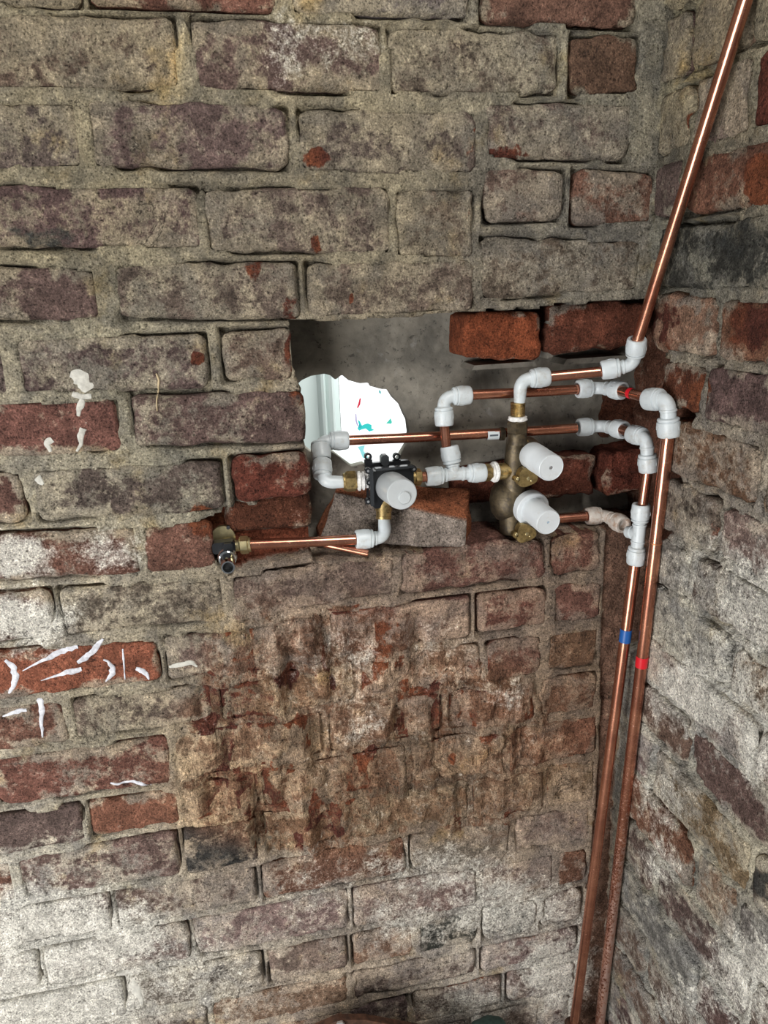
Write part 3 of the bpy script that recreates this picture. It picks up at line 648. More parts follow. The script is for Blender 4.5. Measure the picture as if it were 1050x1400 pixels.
# ------------------------------------------------------------------ the window of the next room, seen through the hole
def XW(px, Y): return float(P(px, 575, Y=Y)[0])
YW = .62
win = bpy.data.objects.new('window_1', None); COL.objects.link(win); win.location = (XW(500, YW), YW, -1.1); tag(win, 'bright white-framed window glimpsed through the round hole', 'window', kind='structure')
prof = []          # architrave section: (px, depth)
for px, dy in ((330, .0), (436, .0), (438, -.012), (440, -.022), (443, -.024), (446, -.016), (447, -.010), (450, -.020), (454, -.024), (457, -.018), (458.5, .0), (458.5, .05), (470, .05), (470, .075)):
    prof.append((XW(px, YW), YW+dy))
g = G(); zt, zb = .15, -1.15
n = len(prof); V = [(x, y, z) for z in (zb, zt) for x, y in prof]
g.add(V, [[i, i+1, n+i+1, n+i] for i in range(n-1)]); fr_o = g.build('window_frame', M_WHITEWOOD, win, smooth=False)
pane_y = YW+.075
g = G().add([(XW(466, pane_y), pane_y, zb), (XW(760, pane_y), pane_y, zb), (XW(760, pane_y), pane_y, zt), (XW(466, pane_y), pane_y, zt)], [[0, 1, 2, 3]])
tag(g.build('window_pane', emit('daylit_window_glass', (.97, 1.0, 1.0), 1.6), win, smooth=False), 'daylit pane')
g = G(); za = float(P(472, 618, Y=YW)[2]); 
v0 = P(452, 616, Y=YW-.06); v1 = P(476, 609, Y=YW+.06); v2 = P(520, 655, Y=YW+.06); v3 = P(485, 660, Y=YW-.06)
V = [v0, v1, v2, v3]+[q-np.array([0, 0, .03]) for q in (v0, v1, v2, v3)]
g.add(V, [[0, 3, 2, 1], [0, 4, 7, 3], [3, 7, 6, 2], [2, 6, 5, 1], [1, 5, 4, 0], [4, 5, 6, 7]]); g.build('window_sill', M_WHITEWOOD, win, smooth=False)
def blobshape(pts, col, s, name):
    g = G(); yy = pane_y-.004
    a = [P(x, y, Y=yy) for x, y in pts]; g.add(*prism([(q[0], q[2]) for q in a], yy, yy+.002)); return g.build(name, emit(name+'_glass', col, s), win, smooth=False)
blobshape([(492, 544), (493.5, 545), (492.5, 553), (489.5, 558), (488, 557.5), (490, 552)], (.75, .05, .09), 1.0, 'red_mark')
blobshape([(486, 566), (487.5, 566), (488, 575), (490, 582), (488, 582), (486, 575)], (.55, .5, .75), 1.0, 'lilac_mark')
blobshape([(489, 574), (492, 576), (495, 582), (499, 580), (503, 579), (508, 581), (508, 586), (512, 588), (505, 590), (500, 586), (495, 587), (491, 589), (489, 586), (491, 581)], (.06, .72, .68), 1.0, 'teal_mark')
blobshape([(491, 580), (495, 583), (493, 586), (490, 584)], (.05, .2, .45), 1.0, 'blue_mark')
blobshape([(528, 579), (531, 576), (534, 572), (536, 577), (535, 579.5)], (.10, .70, .55), 1.0, 'teal_mark')
blobshape([(518, 533), (521, 535), (521, 539), (518, 537)], (.25, .62, .62), 1.0, 'teal_mark')
blobshape([(489, 611), (499, 609), (497, 616), (505, 628), (496, 626), (492, 616)], (.35, .85, .88), 1.0, 'pale_blue_mark')

# ------------------------------------------------------------------ plumbing
def unit(a): a = np.asarray(a, float); return a/np.linalg.norm(a)
def copper_pipe(label, pts, r=.0076, group='copper pipes', parts=None, name='copper_pipe', ends=True):
    """pts: places along the pipe; an Empty with the tube and its marks"""
    base = min(pts, key=lambda q: q[2])
    e = empty(name, base, label, 'pipe', group)
    G().add(*sweep(pts, r, 24, caps=False)).build('tube', M_COPPER, e, angle=60)
    for q, d in ((pts[0], pts[1]-pts[0]), (pts[-1], pts[-2]-pts[-1])):
        d = unit(d); G().add(*lathe(q, d, [(0, r), (-.0001, r*.86), (.012, r*.84)], 24, False, True)).build('cut_end', M_CUT, e, angle=40)
    return e
def socket(g, C, end, r=.0105, R=.0142, ln=.027):
    """push-fit collar whose mouth is at end"""
    d = unit(np.asarray(end)-np.asarray(C)); L = np.linalg.norm(np.asarray(end)-np.asarray(C)); ln = min(ln, L*.92); a = L-ln
    g.add(*lathe(C, d, [(a-.001, r*.90), (a-.0002, R*.88), (a+.0006, R*.94), (a+.0028, R*.96), (a+.0034, R*.89), (a+.0044, R*.89), (a+.0052, R), (a+ln*.34, R*1.02), (a+ln*.60, R*1.01), (a+ln*.86, R*.985), (a+ln*.96, R*.95), (a+ln, R*.88), (a+ln-.0003, R*.66), (a+ln-.006, R*.60)], 32, True, True))
    # grip ribs
    d_, u, v = basis(d)
    for k in range(10):
        q = 2*math.pi*k/10+.2
        o = np.asarray(C)+d*(a+ln*.38)+(u*math.cos(q)+v*math.sin(q))*R*1.0
        s = 0
        t_ = -u*math.sin(q)+v*math.cos(q); nn = u*math.cos(q)+v*math.sin(q)
        V = [o+t_*i*.0007+d*j*ln*.22+nn*k_ for k_ in (-.001, .0006) for j in (0, 1) for i in (-1, 1)]
        g.add(V, [[0, 1, 3, 2], [4, 6, 7, 5], [0, 4, 5, 1], [2, 3, 7, 6], [0, 2, 6, 4], [1, 5, 7, 3]])
def fitting(name, label, C, arms, cat='fitting', mat=None, group='white push-fit fittings', r=.0096, R=.0142, ln=.027):
    """arms: (end place, 'socket' | 'spigot')"""
    mat = mat or M_PLASTIC; C = np.asarray(C, float)
    lo = min([C]+[np.asarray(a[0]) for a in arms], key=lambda q: q[2])
    e = empty(name, lo, label, cat, group)
    g = G(); ds = [unit(np.asarray(a[0])-C) for a in arms]; Ls = [np.linalg.norm(np.asarray(a[0])-C) for a in arms]
    if len(arms) == 2:
        f = [min(.016, L*.55) for L in Ls]
        path = [C+ds[0]*Ls[0]*.9]+bez(C+ds[0]*f[0], C, C+ds[1]*f[1], 10)+[C+ds[1]*Ls[1]*.9]
        rs = [r*(.86 if arms[0][1] == 'spigot' else 1)]+[r]*10+[r*(.86 if arms[1][1] == 'spigot' else 1)]
        g.add(*sweep(path, rs, 26))
        for i in range(2):   # raised ring at the shoulder of the bend
            if arms[i][1] == 'socket':
                q = C+ds[i]*(f[i]*.95); g.add(*lathe(q, ds[i], [(-.0018, r), (-.0012, r*1.10), (.0012, r*1.10), (.0018, r)], 28, False, False))
    else:
        for d, L, a in zip(ds, Ls, arms): g.add(*sweep([C-d*.004, C+d*L*.9], r, 26))
        for d, L in zip(ds, Ls):
            q = C+d*.0135; g.add(*lathe(q, d, [(-.0018, r), (-.0012, r*1.12), (.0012, r*1.12), (.0018, r)], 28, False, False))
    g.build('body', mat, e, angle=50)
    for a, d, L in zip(arms, ds, Ls):
        if a[1] == 'socket':
            g = G(); socket(g, C, a[0], r, R, ln); g.build('socket', mat, e, angle=38)
        else:
            g = G(); g.add(*lathe(C, d, [(L*.35, r*.80), (L*.5, r*.86), (L*.97, r*.86), (L, r*.78)], 26, True, True)); g.build('spigot', mat, e, angle=50)
    return e
GP = 'copper pipes in the niche and corner'
# depths (metres behind the wall face): d .072, c .052, b .012
A1c = P(437, 603, Y=.072); A1r = P(476, 602, Y=.072); A1d = P(440, 628, Y=.056)
d_end = P(793, 585, Y=.060)
copper_pipe('long thin copper pipe running behind the valves across the bright hole', [P(470, 602.3, Y=.072), P(560, 598.5, Y=.070), P(700, 591, Y=.066), d_end+unit(d_end-P(700, 591, Y=.066))*-.006], group=GP)
fitting('pushfit_elbow', 'grey-white elbow in front of the hole, at the left end of the long pipe', A1c, [(A1r, 'socket'), (A1d, 'socket')])
A2c = P(441, 659, Y=.030); A2u = P(440.5, 630, Y=.054); A2r = P(477, 659, Y=.030)
fitting('pushfit_elbow', 'white elbow just below the hole with a thin stem into the left brass nut', A2c, [(A2u, 'socket'), (A2r, 'spigot')])
# B, e, C
Bc = P(606, 543, Y=.050)
fitting('pushfit_elbow', 'white elbow right of the hole turning the pipe down onto the tee', Bc, [(P(643, 540, Y=.052), 'socket'), (P(607.5, 582, Y=.046), 'socket')])
copper_pipe('short upright copper pipe between the elbow and the tee right of the hole', [P(607, 576, Y=.047), P(611, 618, Y=.034)], r=.0074, group=GP)
Cc = P(621, 648, Y=.028)
fitting('pushfit_tee', 'white push-fit tee between the black valve and the brass valve', Cc, [(P(614, 610, Y=.036), 'socket'), (P(582, 652, Y=.028), 'socket'), (P(663, 646, Y=.028), 'socket')], ln=.026)
copper_pipe('middle copper pipe running from the elbow above the tee to the corner', [P(638, 540, Y=.052), P(720, 536.5, Y=.052), P(795, 532, Y=.052)], group=GP)
# D and b
Dc = P(712, 519, Y=.020); 
fitting('pushfit_elbow', 'white elbow with a thin stem standing on top of the brass valve', Dc, [(P(750, 515, Y=.018), 'socket'), (P(710, 556, Y=.028), 'spigot')])
Ec = P(867, 499, Y=-.020)
copper_pipe('short copper pipe at the top of the niche between two white elbows', [P(745, 515.5, Y=.018), P(828, 507.5, Y=-.006)], group=GP)
fitting('pushfit_elbow', 'white elbow in the top right corner of the niche below the slanting pipe', Ec, [(P(822, 506.5, Y=-.004), 'socket'), (P(871, 463, Y=-.032), 'socket')], ln=.026)
copper_pipe('long bright copper pipe slanting up in front of the corner to the ceiling', [P(869, 474, Y=-.030), P(889, 410, Y=-.055), P(1019, 0, Y=-.205), P(1019, 0, Y=-.205)+(P(1019, 0, Y=-.205)-P(889, 410, Y=-.055))*1.9], r=.0080, group=GP)
# F, f, H
Fc = P(819, 530, Y=.052)
fitting('pushfit_elbow', 'white elbow in the niche corner at the end of the middle pipe', Fc, [(P(789, 532, Y=.052), 'socket'), (P(852, 534, Y=.004), 'socket')], ln=.023)
Hc = P(913, 546, Y=-.098)
pf = [P(842, 532.5, Y=.014), P(893, 546, Y=-.070)]
ef = copper_pipe('short copper pipe with a red mark leading to the tall corner pipe', pf, group=GP)
q0 = P(856, 535.5, Y=-.010); dd = unit(pf[1]-pf[0])
G().add(*lathe(pf[0]+dd*.036, dd, [(-.004, .0079), (.004, .0079)], 24, False, False)).build('red_mark', M_RED, ef)
fitting('pushfit_elbow', 'white elbow on top of the tall red-taped pipe by the side wall', Hc, [(P(884, 546, Y=-.062), 'socket'), (P(914.5, 597, Y=-.100), 'socket')], ln=.026, R=.0158, r=.0108)
p2a, p2b = P(914, 590, Y=-.098), P(818, 1415, Y=-.022)
e2 = copper_pipe('tall copper pipe with red tape, right one of the pair in the corner', [p2a, p2a*.5+p2b*.5, p2b], r=.0090, group=GP)
def onpipe(a, b, py):
    t = 0.; lo, hi = 0., 1.
    for _ in range(40):
        t = (lo+hi)/2
        if proj(a+(b-a)*t)[1] < py: lo = t
        else: hi = t
    return a+(b-a)*t
def tape(e, a, b, y0, y1, r, mat, name):
    p, q = onpipe(a, b, y0), onpipe(a, b, y1); d = unit(q-p); L = np.linalg.norm(q-p)
    G().add(*lathe(p, d, [(0, r), (0, r+.0004), (L, r+.0004), (L, r)], 28, False, False)).build(name, mat, e, angle=40)
tape(e2, p2a, p2b, 897, 911, .0090, M_RED, 'red_tape')
tape(e2, p2a, p2b, 741, 742.5, .0090, M_CUT, 'score_line')
# G, g, I
Gc = P(823, 582, Y=.058)
fitting('pushfit_elbow', 'white elbow in the niche corner at the end of the long thin pipe', Gc, [(P(790, 584.5, Y=.060), 'socket'), (P(854, 588, Y=.008), 'socket')], ln=.023)
Ic = P(884, 598, Y=-.058)
copper_pipe('very short copper stub between the lower two corner elbows', [P(846, 586, Y=.016), P(868, 593, Y=-.030)], r=.0074, group=GP)
fitting('pushfit_elbow', 'white elbow on top of the thinner corner pipe, left of the tall one', Ic, [(P(863, 593, Y=-.024), 'socket'), (P(886.5, 645, Y=-.060), 'socket')], ln=.026, R=.0140)
p1a, p1b = P(886, 638, Y=-.059), P(783, 1415, Y=-.038)
Kc = P(873.5, 729, Y=-.056); Kt = P(877, 689, Y=-.057); Kb = P(868.5, 771, Y=-.055)
copper_pipe('short upright copper pipe above the corner tee', [p1a, P(877.5, 698, Y=-.057)], r=.0074, group=GP)
fitting('pushfit_tee', 'white push-fit tee on the blue-taped corner pipe', Kc, [(Kt, 'socket'), (Kb, 'socket'), (P(858, 727, Y=-.030), 'spigot')], ln=.027, R=.0137)
p1c = P(869, 764, Y=-.0552)
e1 = copper_pipe('tall copper pipe with blue tape, left one of the pair in the corner', [p1c, p1c*.5+p1b*.5, p1b], r=.0086, group=GP)
tape(e1, p1c, p1b, 860, 877, .0086, M_BLUE, 'blue_tape')
# J and k
Jc = P(826, 704, Y=.034)
fitting('pushfit_elbow', 'dusty elbow on the ledge feeding the corner tee', Jc, [(P(802, 706, Y=.036), 'socket'), (P(853, 718, Y=-.016), 'socket')], ln=.023, mat=M_PLASTIC_DIRTY)
copper_pipe('short dusty copper pipe leaving the lower side of the brass valve', [P(752, 710, Y=.044), P(809, 705.4, Y=.036)], r=.0074, group=GP)
# collars where the pair of pipes meets the floor
for q, r, lb in ((p1b, .0086, 'rusty collar around the foot of the blue-taped pipe'), (p2b, .0090, 'rusty collar around the foot of the red-taped pipe')):
    dn = unit(p2b-p2a) if r == .0090 else unit(p1b-p1c)
    e = empty('pipe_collar', q-dn*.03, lb, 'collar', 'pipe collars at the floor')
    G().add(*lathe(q-dn*.030, dn, [(.0, r+.0004), (0, r+.004), (.004, r+.006), (.055, r+.006)], 20, False, False)).build('sleeve', M_RUST, e)
    G().add(*lathe(q-dn*.026, dn, [(0, r+.006), (0, r+.009), (.006, r+.009), (.006, r+.006)], 20, False, False)).build('rim', M_RUST, e)

# ---- the tall pipes run on to the floor below the frame
# ---- left branch: elbow, pipe, wall plate
Lc = P(527, 735, Y=.004); 
fitting('pushfit_elbow', 'white elbow under the black valve, at the right end of the left pipe', Lc, [(P(486, 737.5, Y=.004), 'socket'), (P(524.5, 704, Y=.012), 'spigot')], ln=.026)
copper_pipe('copper pipe from the brass wall elbow to the elbow under the black valve', [P(338, 744.5, Y=.012), P(420, 741, Y=.008), P(494, 737.3, Y=.005)], r=.0076, group=GP)
a, b_ = P(444, 744, Y=.018), P(503, 756.5, Y=-.004)
e = copper_pipe('loose copper offcut lying on the ledge under the left pipe', [a, b_], r=.0052, name='copper_offcut', group='copper offcuts')

def hexnut(g, o, d, r, ln, rot=0.):
    g.add(*lathe(o, d, [(0, r*.90), (ln*.12, r*1.04), (ln*.88, r*1.04), (ln, r*.90)], 6, True, True, rot))
# wall plate elbow
wp0 = P(305, 738, Y=.030)
e = empty('wall_plate_elbow', P(317, 780, Y=-.03), 'brass wall-plate elbow with a chrome spout left of the niche', 'fitting')
c = P(305, 735, Y=.030); R_ = rad(16.5, c)
outl = [(c[0]+R_*math.cos(t)*1.0, c[2]+R_*1.1*math.sin(t)) for t in np.linspace(-.35, math.pi+.45, 22)]
g = G().add(*prism(outl, .024, .031)); pl = g.build('plate', M_BRASS_LT, e, angle=35)
for x, y in ((312, 721.5), (292.5, 740)):
    q = P(x, y, Y=.0235); G().add(*lathe(q, (0, 1, 0), [(0, rad(2.6, q)), (.003, rad(2.6, q))], 16)).build('screw_hole', M_BORE, pl)
q = P(311, 746, Y=.030); G().add(*lathe(q, (0, -1, 0), [(0, rad(12, q)), (.012, rad(12, q)), (.020, rad(10, q)), (.022, rad(9, q))], 32)).build('boss', M_BRASS_LT, e)
c2 = P(306, 748, Y=.006); sx = rad(31, c2); sz = rad(16, c2)
g = G().add(*box((c2[0], .010, c2[2]), sx, .016, sz, .003)); g.add(*box((c2[0]+sx*.18, .000, c2[2]+sz*.02), sx*.42, .008, sz*.9, .002)); g.build('black_bracket', M_BLACK, e, angle=30)
q = P(310.5, 755, Y=.022); 
r1 = rad(11.5, q)
g = G().add(*lathe(q, (0, -1, 0), [(0, r1*.92), (.006, r1*1.12), (.022, r1*1.12), (.024, r1*1.0), (.030, r1*1.0), (.031, r1*.86), (.048, r1*.80), (.062, r1*.78), (.064, r1*.74), (.064, r1*.60), (.050, r1*.58)], 36, True, False)); g.build('spout', M_CHROME, e, angle=30)
G().add(*lathe(q+np.array([0, -.051, 0]), (0, -1, 0), [(0, r1*.58), (.001, r1*.2)], 24)).build('bore', M_BORE, e)
n0 = P(322, 746, Y=.016); n1 = P(344, 744.3, Y=.0125); d = unit(n1-n0)
g = G().add(*lathe(n0, d, [(0, .0085), (.008, .0085)], 24)); hexnut(g, n0+d*.006, d, .0125, .013, .3); g.add(*lathe(n0+d*.019, d, [(0, .0105), (.003, .0105), (.0034, .0085)], 24)); g.build('nut', M_BRASS_LT, e, angle=30)

# ---- black valve with the translucent cap
base = P(530, 690, Y=.03)
e = empty('concealed_valve', base, 'black boxed shower valve with a translucent cap beside the round hole', 'valve')
def pxbox(g, x0, x1, y0, y1, ya, yb, bev=.003):
    c = P((x0+x1)/2, (y0+y1)/2, Y=(ya+yb)/2); g.add(*box((c[0], (ya+yb)/2, c[2]), rad(x1-x0, c), yb-ya, rad(y1-y0, c), bev))
g = G(); pxbox(g, 500, 562, 630, 684, .040, .048); bp = g.build('back_plate', M_BLACK, e, angle=30)
for x in (503, 542):
    q = P(x, 624, Y=.044); r1 = rad(5.2, q)
    g = G(); ol = [(q[0]+r1*math.cos(t), q[2]+r1*math.sin(t)) for t in np.linspace(0, math.pi, 12)]+[(q[0]-r1*1.15, q[2]-r1*2.2), (q[0]+r1*1.15, q[2]-r1*2.2)]
    inn = [(q[0]+r1*.5*math.cos(t), q[2]+r1*.5*math.sin(t)) for t in np.linspace(0, 2*math.pi, 13)[:-1]]
    # ear with a real hole: ring plus a foot
    ring_o = [(q[0]+r1*math.cos(t), q[2]+r1*math.sin(t)) for t in np.linspace(0, 2*math.pi, 13)[:-1]]
    V = [(a, y, b) for y in (.0405, .0475) for a, b in ring_o]+[(a, y, b) for y in (.0405, .0475) for a, b in inn]
    F = []
    for k in range(12):
        k2 = (k+1) % 12
        F += [[k, 24+k, 24+k2, k2], [12+k, 12+k2, 36+k2, 36+k], [k, k2, 12+k2, 12+k], [24+k, 36+k, 36+k2, 24+k2]]
    g.add(V, F); g.add(*box((q[0], .044, q[2]-r1*1.8), r1*2.0, .007, r1*2.0)); g.build('mounting_ear', M_BLACK, bp, angle=30)
g = G(); pxbox(g, 520, 531, 621, 636, .034, .046); g.build('spirit_level', simple('smoky_plastic', (.05, .055, .06), .25), e, angle=30)
g = G(); pxbox(g, 505, 563, 638, 690, .006, .040, .004); hb = g.build('valve_housing', M_BLACK, e, angle=30)
g = G()
pxbox(g, 512, 566, 637.5, 641, .000, .010, .0008); pxbox(g, 505, 510, 640, 692, -.002, .008, .001)
g.build('housing_rim', simple('glossy_black_edge', (.03, .033, .036), .12), hb, angle=30)
for x, y in ((503.5, 644), (503.5, 686), (566, 641.5), (505, 660)):
    q = P(x, y, Y=.002); r1 = rad(4.2, q)
    g = G().add(*lathe(q, (0, 1, 0), [(0, r1), (.008, r1)], 18)); lug = g.build('lug', M_BLACK, e)
    G().add(*lathe(q+np.array([0, -.0004, 0]), (0, 1, 0), [(0, r1*.42), (.002, r1*.42)], 14)).build('lug_hole', simple('grey_glint', (.25, .26, .27), .3), lug)
cb = P(533, 664.5, Y=.010); cf = P(550, 676, Y=-.052); r1 = rad(22.5, cf)
d = unit(cf-cb); L = np.linalg.norm(cf-cb)
g = G().add(*lathe(cb, d, [(0, r1*.96), (.004, r1*1.0), (L*.30, r1*1.0), (L*.32, r1*1.0), (L-.004, r1*.975), (L-.0012, r1*.95), (L, r1*.90)], 44)); cap = g.build('cap', M_CAP2, e, angle=30)
q = P(553, 680.5, Y=-.0525); G().add(*lathe(q, d, [(-.001, rad(8.5, q)), (.0012, rad(8.5, q)), (.0018, rad(7.8, q))], 28)).build('cap_button', M_CAP2, cap, angle=30)
# unions
n0 = P(472, 658.5, Y=.030); n1 = P(503, 657, Y=.027); d = unit(n1-n0)
g = G().add(*lathe(n0-d*.003, d, [(0, .0088), (.0, .0125), (.003, .0128), (.004, .011)], 24, False, False)); hexnut(g, n0, d, .0150, .0165, .52); g.build('union_nut', M_BRASS, e, angle=30)
g = G().add(*lathe(n0+d*.017, d, [(0, .0115), (.002, .0145), (.005, .0145), (.0052, .0120), (.008, .0120), (.0082, .0138), (.011, .0138), (.0112, .011), (.017, .011)], 28)); g.build('thread_tape', M_PTFE, e, angle=30)
n0 = P(562, 652.5, Y=.026); n1 = P(586, 651.5, Y=.028); d = unit(n1-n0)
g = G(); g.add(*lathe(n0, d, [(0, .011), (.012, .011)], 24)); hexnut(g, n0+d*.004, d, .0125, .011, .2); g.build('outlet_nut', M_BRASS, e, angle=30)
g = G().add(*lathe(n0+d*.014, d, [(0, .0076), (.016, .0076)], 20)); g.build('copper_stub', M_COPPER, e)
n0 = P(524.5, 710, Y=.012); n1 = P(525, 684, Y=.018); d = unit(n1-n0)
g = G().add(*lathe(n0, d, [(0, .0088), (.0005, .0115), (.004, .0118), (.0045, .0112), (.012, .0112), (.0125, .0125), (.028, .0125)], 26)); g.build('lower_nut', M_BRASS, e, angle=30)

# ---- brass thermostatic valve with two white caps
e = empty('thermostatic_valve', P(705, 742, Y=.03), 'tarnished brass shower valve with two white protective caps', 'valve')
ax = lambda y: P(708+(y-560)*-.02, y, Y=.028)
t0, t1 = ax(550), ax(604); d = unit(t1-t0); L = np.linalg.norm(t1-t0)
pr = [(0, .0090), (.0005, .0108)]
for k in range(8): pr += [(.002+k*.0022, .0112), (.0031+k*.0022, .0103)]
pr += [(.0205, .0112), (.022, .0112)]
g = G().add(*lathe(t0, d, pr, 28)); g.build('threaded_neck', M_BRASS, e, angle=30)
G().add(*lathe(t0+d*.0205, d, [(0, .0118), (.001, .0140), (.0025, .0134), (.004, .0142), (.0055, .0148), (.007, .0135)], 30)).build('thread_tape', M_PTFE, e, angle=30)
g = G(); hexnut(g, t0+d*.027, d, .0158, .020, .5); g.add(*lathe(t0+d*.045, d, [(0, .0135), (.004, .0150), (.018, .0150)], 26)); g.build('union', M_BRASS_DK, e, angle=30)
# column and the two cartridge chambers (bodies cast in one)
g = G()
b0, b1 = P(706, 598, Y=.036), P(700, 728, Y=.040)
g.add(*sweep([b0, b0*.6+b1*.4, b0*.3+b1*.7, b1], [.0145, .0185, .0230, .0190], 28))
k1, k2 = P(718, 614, Y=.055), P(728, 622.5, Y=.018); g.add(*lathe(k1, unit(k2-k1), [(0, .018), (.004, .0215), (np.linalg.norm(k2-k1), .0215)], 36))
k3, k4 = P(708, 682, Y=.070), P(727, 695.5, Y=.016); g.add(*lathe(k3, unit(k4-k3), [(0, .016), (.008, .0235), (.025, .0265), (np.linalg.norm(k4-k3), .0245)], 36))
s0 = P(696, 682, Y=.046); g.add(*lathe(s0+np.array([0, 0, -.036]), (0, 0, 1), [(0, .008), (.005, .020), (.016, .028), (.034, .0310), (.052, .028), (.062, .021), (.068, .008)], 30))
g.build('valve_body', M_BRASS_DK, e, angle=40)
q = P(716, 604, Y=.030); G().add(*box(q, .010, .012, .010, .002)).build('stop_lug', M_BRASS, e, angle=30)
# side inlet facing the tee
n0, n1 = P(660, 646.5, Y=.028), P(704, 643, Y=.036); d = unit(n1-n0)
g = G(); hexnut(g, n0, d, .0128, .013, .35); g.build('inlet_nut', M_BRASS, e, angle=30)
g = G().add(*lathe(n0+d*.013, d, [(0, .010), (.002, .0138), (.004, .0125), (.0055, .0160), (.0085, .0160), (.009, .012), (.012, .012)], 28)); g.build('thread_tape', M_PTFE, e, angle=30)
g = G().add(*lathe(n0+d*.0235, d, [(0, .0112), (.001, .0128), (.014, .0128), (.015, .0115), (.036, .0115)], 28)); g.build('inlet_barrel', M_BRASS, e, angle=30)
# brass check plates
for (x, y, yy, nm) in ((721, 653.5, .004, 'check_plate'), (719, 729.5, .000, 'check_plate')):
    q = P(x, y, Y=yy); r1 = rad(14.0, q)
    ol = []
    for t in np.linspace(0, 2*math.pi, 25)[:-1]:
        rr = r1*(1+.12*math.cos(3*t+.6)); ol.append((q[0]+rr*math.cos(t), q[2]+rr*.92*math.sin(t)))
    pl = G().add(*prism(ol, yy, yy+.014)).build(nm, M_BRASS, e, angle=30)
    lq = P(x-14, y+2, Y=yy); r2 = rad(4.2, lq); G().add(*lathe(lq, (0, 1, 0), [(0, r2), (.010, r2)], 16)).build('ear', M_BRASS, pl)
    for dx, dy, rr in ((-12.5, 1.5, 2.2), (2, 1, 2.6), (6, 4, 1.5)):
        h = P(x+dx, y+dy, Y=yy-.0012); G().add(*lathe(h, (0, 1, 0), [(0, rad(rr*.6, h)), (.0006, rad(rr, h)), (.003, rad(rr, h))], 14)).build('rivet', M_BRASS_LT, pl)
# caps
cb, cf = P(726, 621.5, Y=.022), P(754, 640, Y=-.040); d = unit(cf-cb); L = np.linalg.norm(cf-cb); r1 = rad(19.6, cf)
g = G().add(*lathe(cb, d, [(0, r1*.95), (.003, r1*1.0), (L*.42, r1*1.0), (L*.43, r1*.985), (L-.0025, r1*.985), (L-.0006, r1*.955), (L, r1*.92), (L-.0006, r1*.90), (L-.0008, r1*.15), (L-.0024, r1*.08)], 44)); cp = g.build('upper_cap', M_CAP, e, angle=30)
G().add(*lathe(cf-d*.0012, d, [(0, r1*.10), (.0009, r1*.08)], 14)).build('centre_dimple', simple('grey_dimple', (.2, .2, .2), .5), cp)
cb, cf = P(725, 694, Y=.016), P(750, 714.5, Y=-.040); d = unit(cf-cb); L = np.linalg.norm(cf-cb); r1 = rad(18.6, cf); rb = rad(24.5, cb)
g = G().add(*lathe(cb, d, [(-.006, rb*.95), (-.005, rb), (.008, rb), (.0095, rb*.96), (.0095, r1*.9)], 44)); g.build('cap_collar', M_CAP, e, angle=30)
g = G().add(*lathe(cb+d*.006, d, [(0, r1*1.0), (L-.009, r1*.985), (L-.0066, r1*.955), (L-.006, r1*.92), (L-.0066, r1*.90), (L-.0068, r1*.12), (L-.0080, r1*.05)], 44)); cp = g.build('lower_cap', M_CAP, e, angle=30)
G().add(*lathe(cf-d*.0012, d, [(0, r1*.09), (.0009, r1*.07)], 14)).build('centre_dimple', simple('blue_grey_dimple', (.35, .45, .55), .5), cp)
# side outlet for the dusty pipe
n0, n1 = P(727, 712, Y=.046), P(762, 709.3, Y=.043); d = unit(n1-n0)
g = G().add(*lathe(n0, d, [(0, .012), (.018, .012), (.0185, .010)], 24)); g.build('outlet_barrel', M_BRASS_DK, e, angle=30)

# ---- printed sticker tag on the long pipe
q0, q1 = P(665, 594.3, Y=.0665), P(681, 593.4, Y=.0662); d = unit(q1-q0); L = np.linalg.norm(q1-q0)
e = empty('pipe_tag', q0, 'small pale printed tag wrapped around the long thin pipe', 'tag')
G().add(*lathe(q0, d, [(0, .0082), (L, .0082)], 24, False, False)).build('sleeve', M_TAGW, e)
g = G(); dn, u, v = basis(d)
o = q0+d*L*.5+np.array([0, -.0083, 0]); g.add(*box(o, L*.7, .0006, .0026)); g.build('print', M_TAGD, e, smooth=False)
q2 = P(689, 592.8, Y=.066); G().add(*lathe(q1+d*.002, d, [(0, .0085), (.001, .0105), (.007, .0105), (.008, .0085)], 20, False, False)).build('clip_ring', M_BRASS_DK, e)

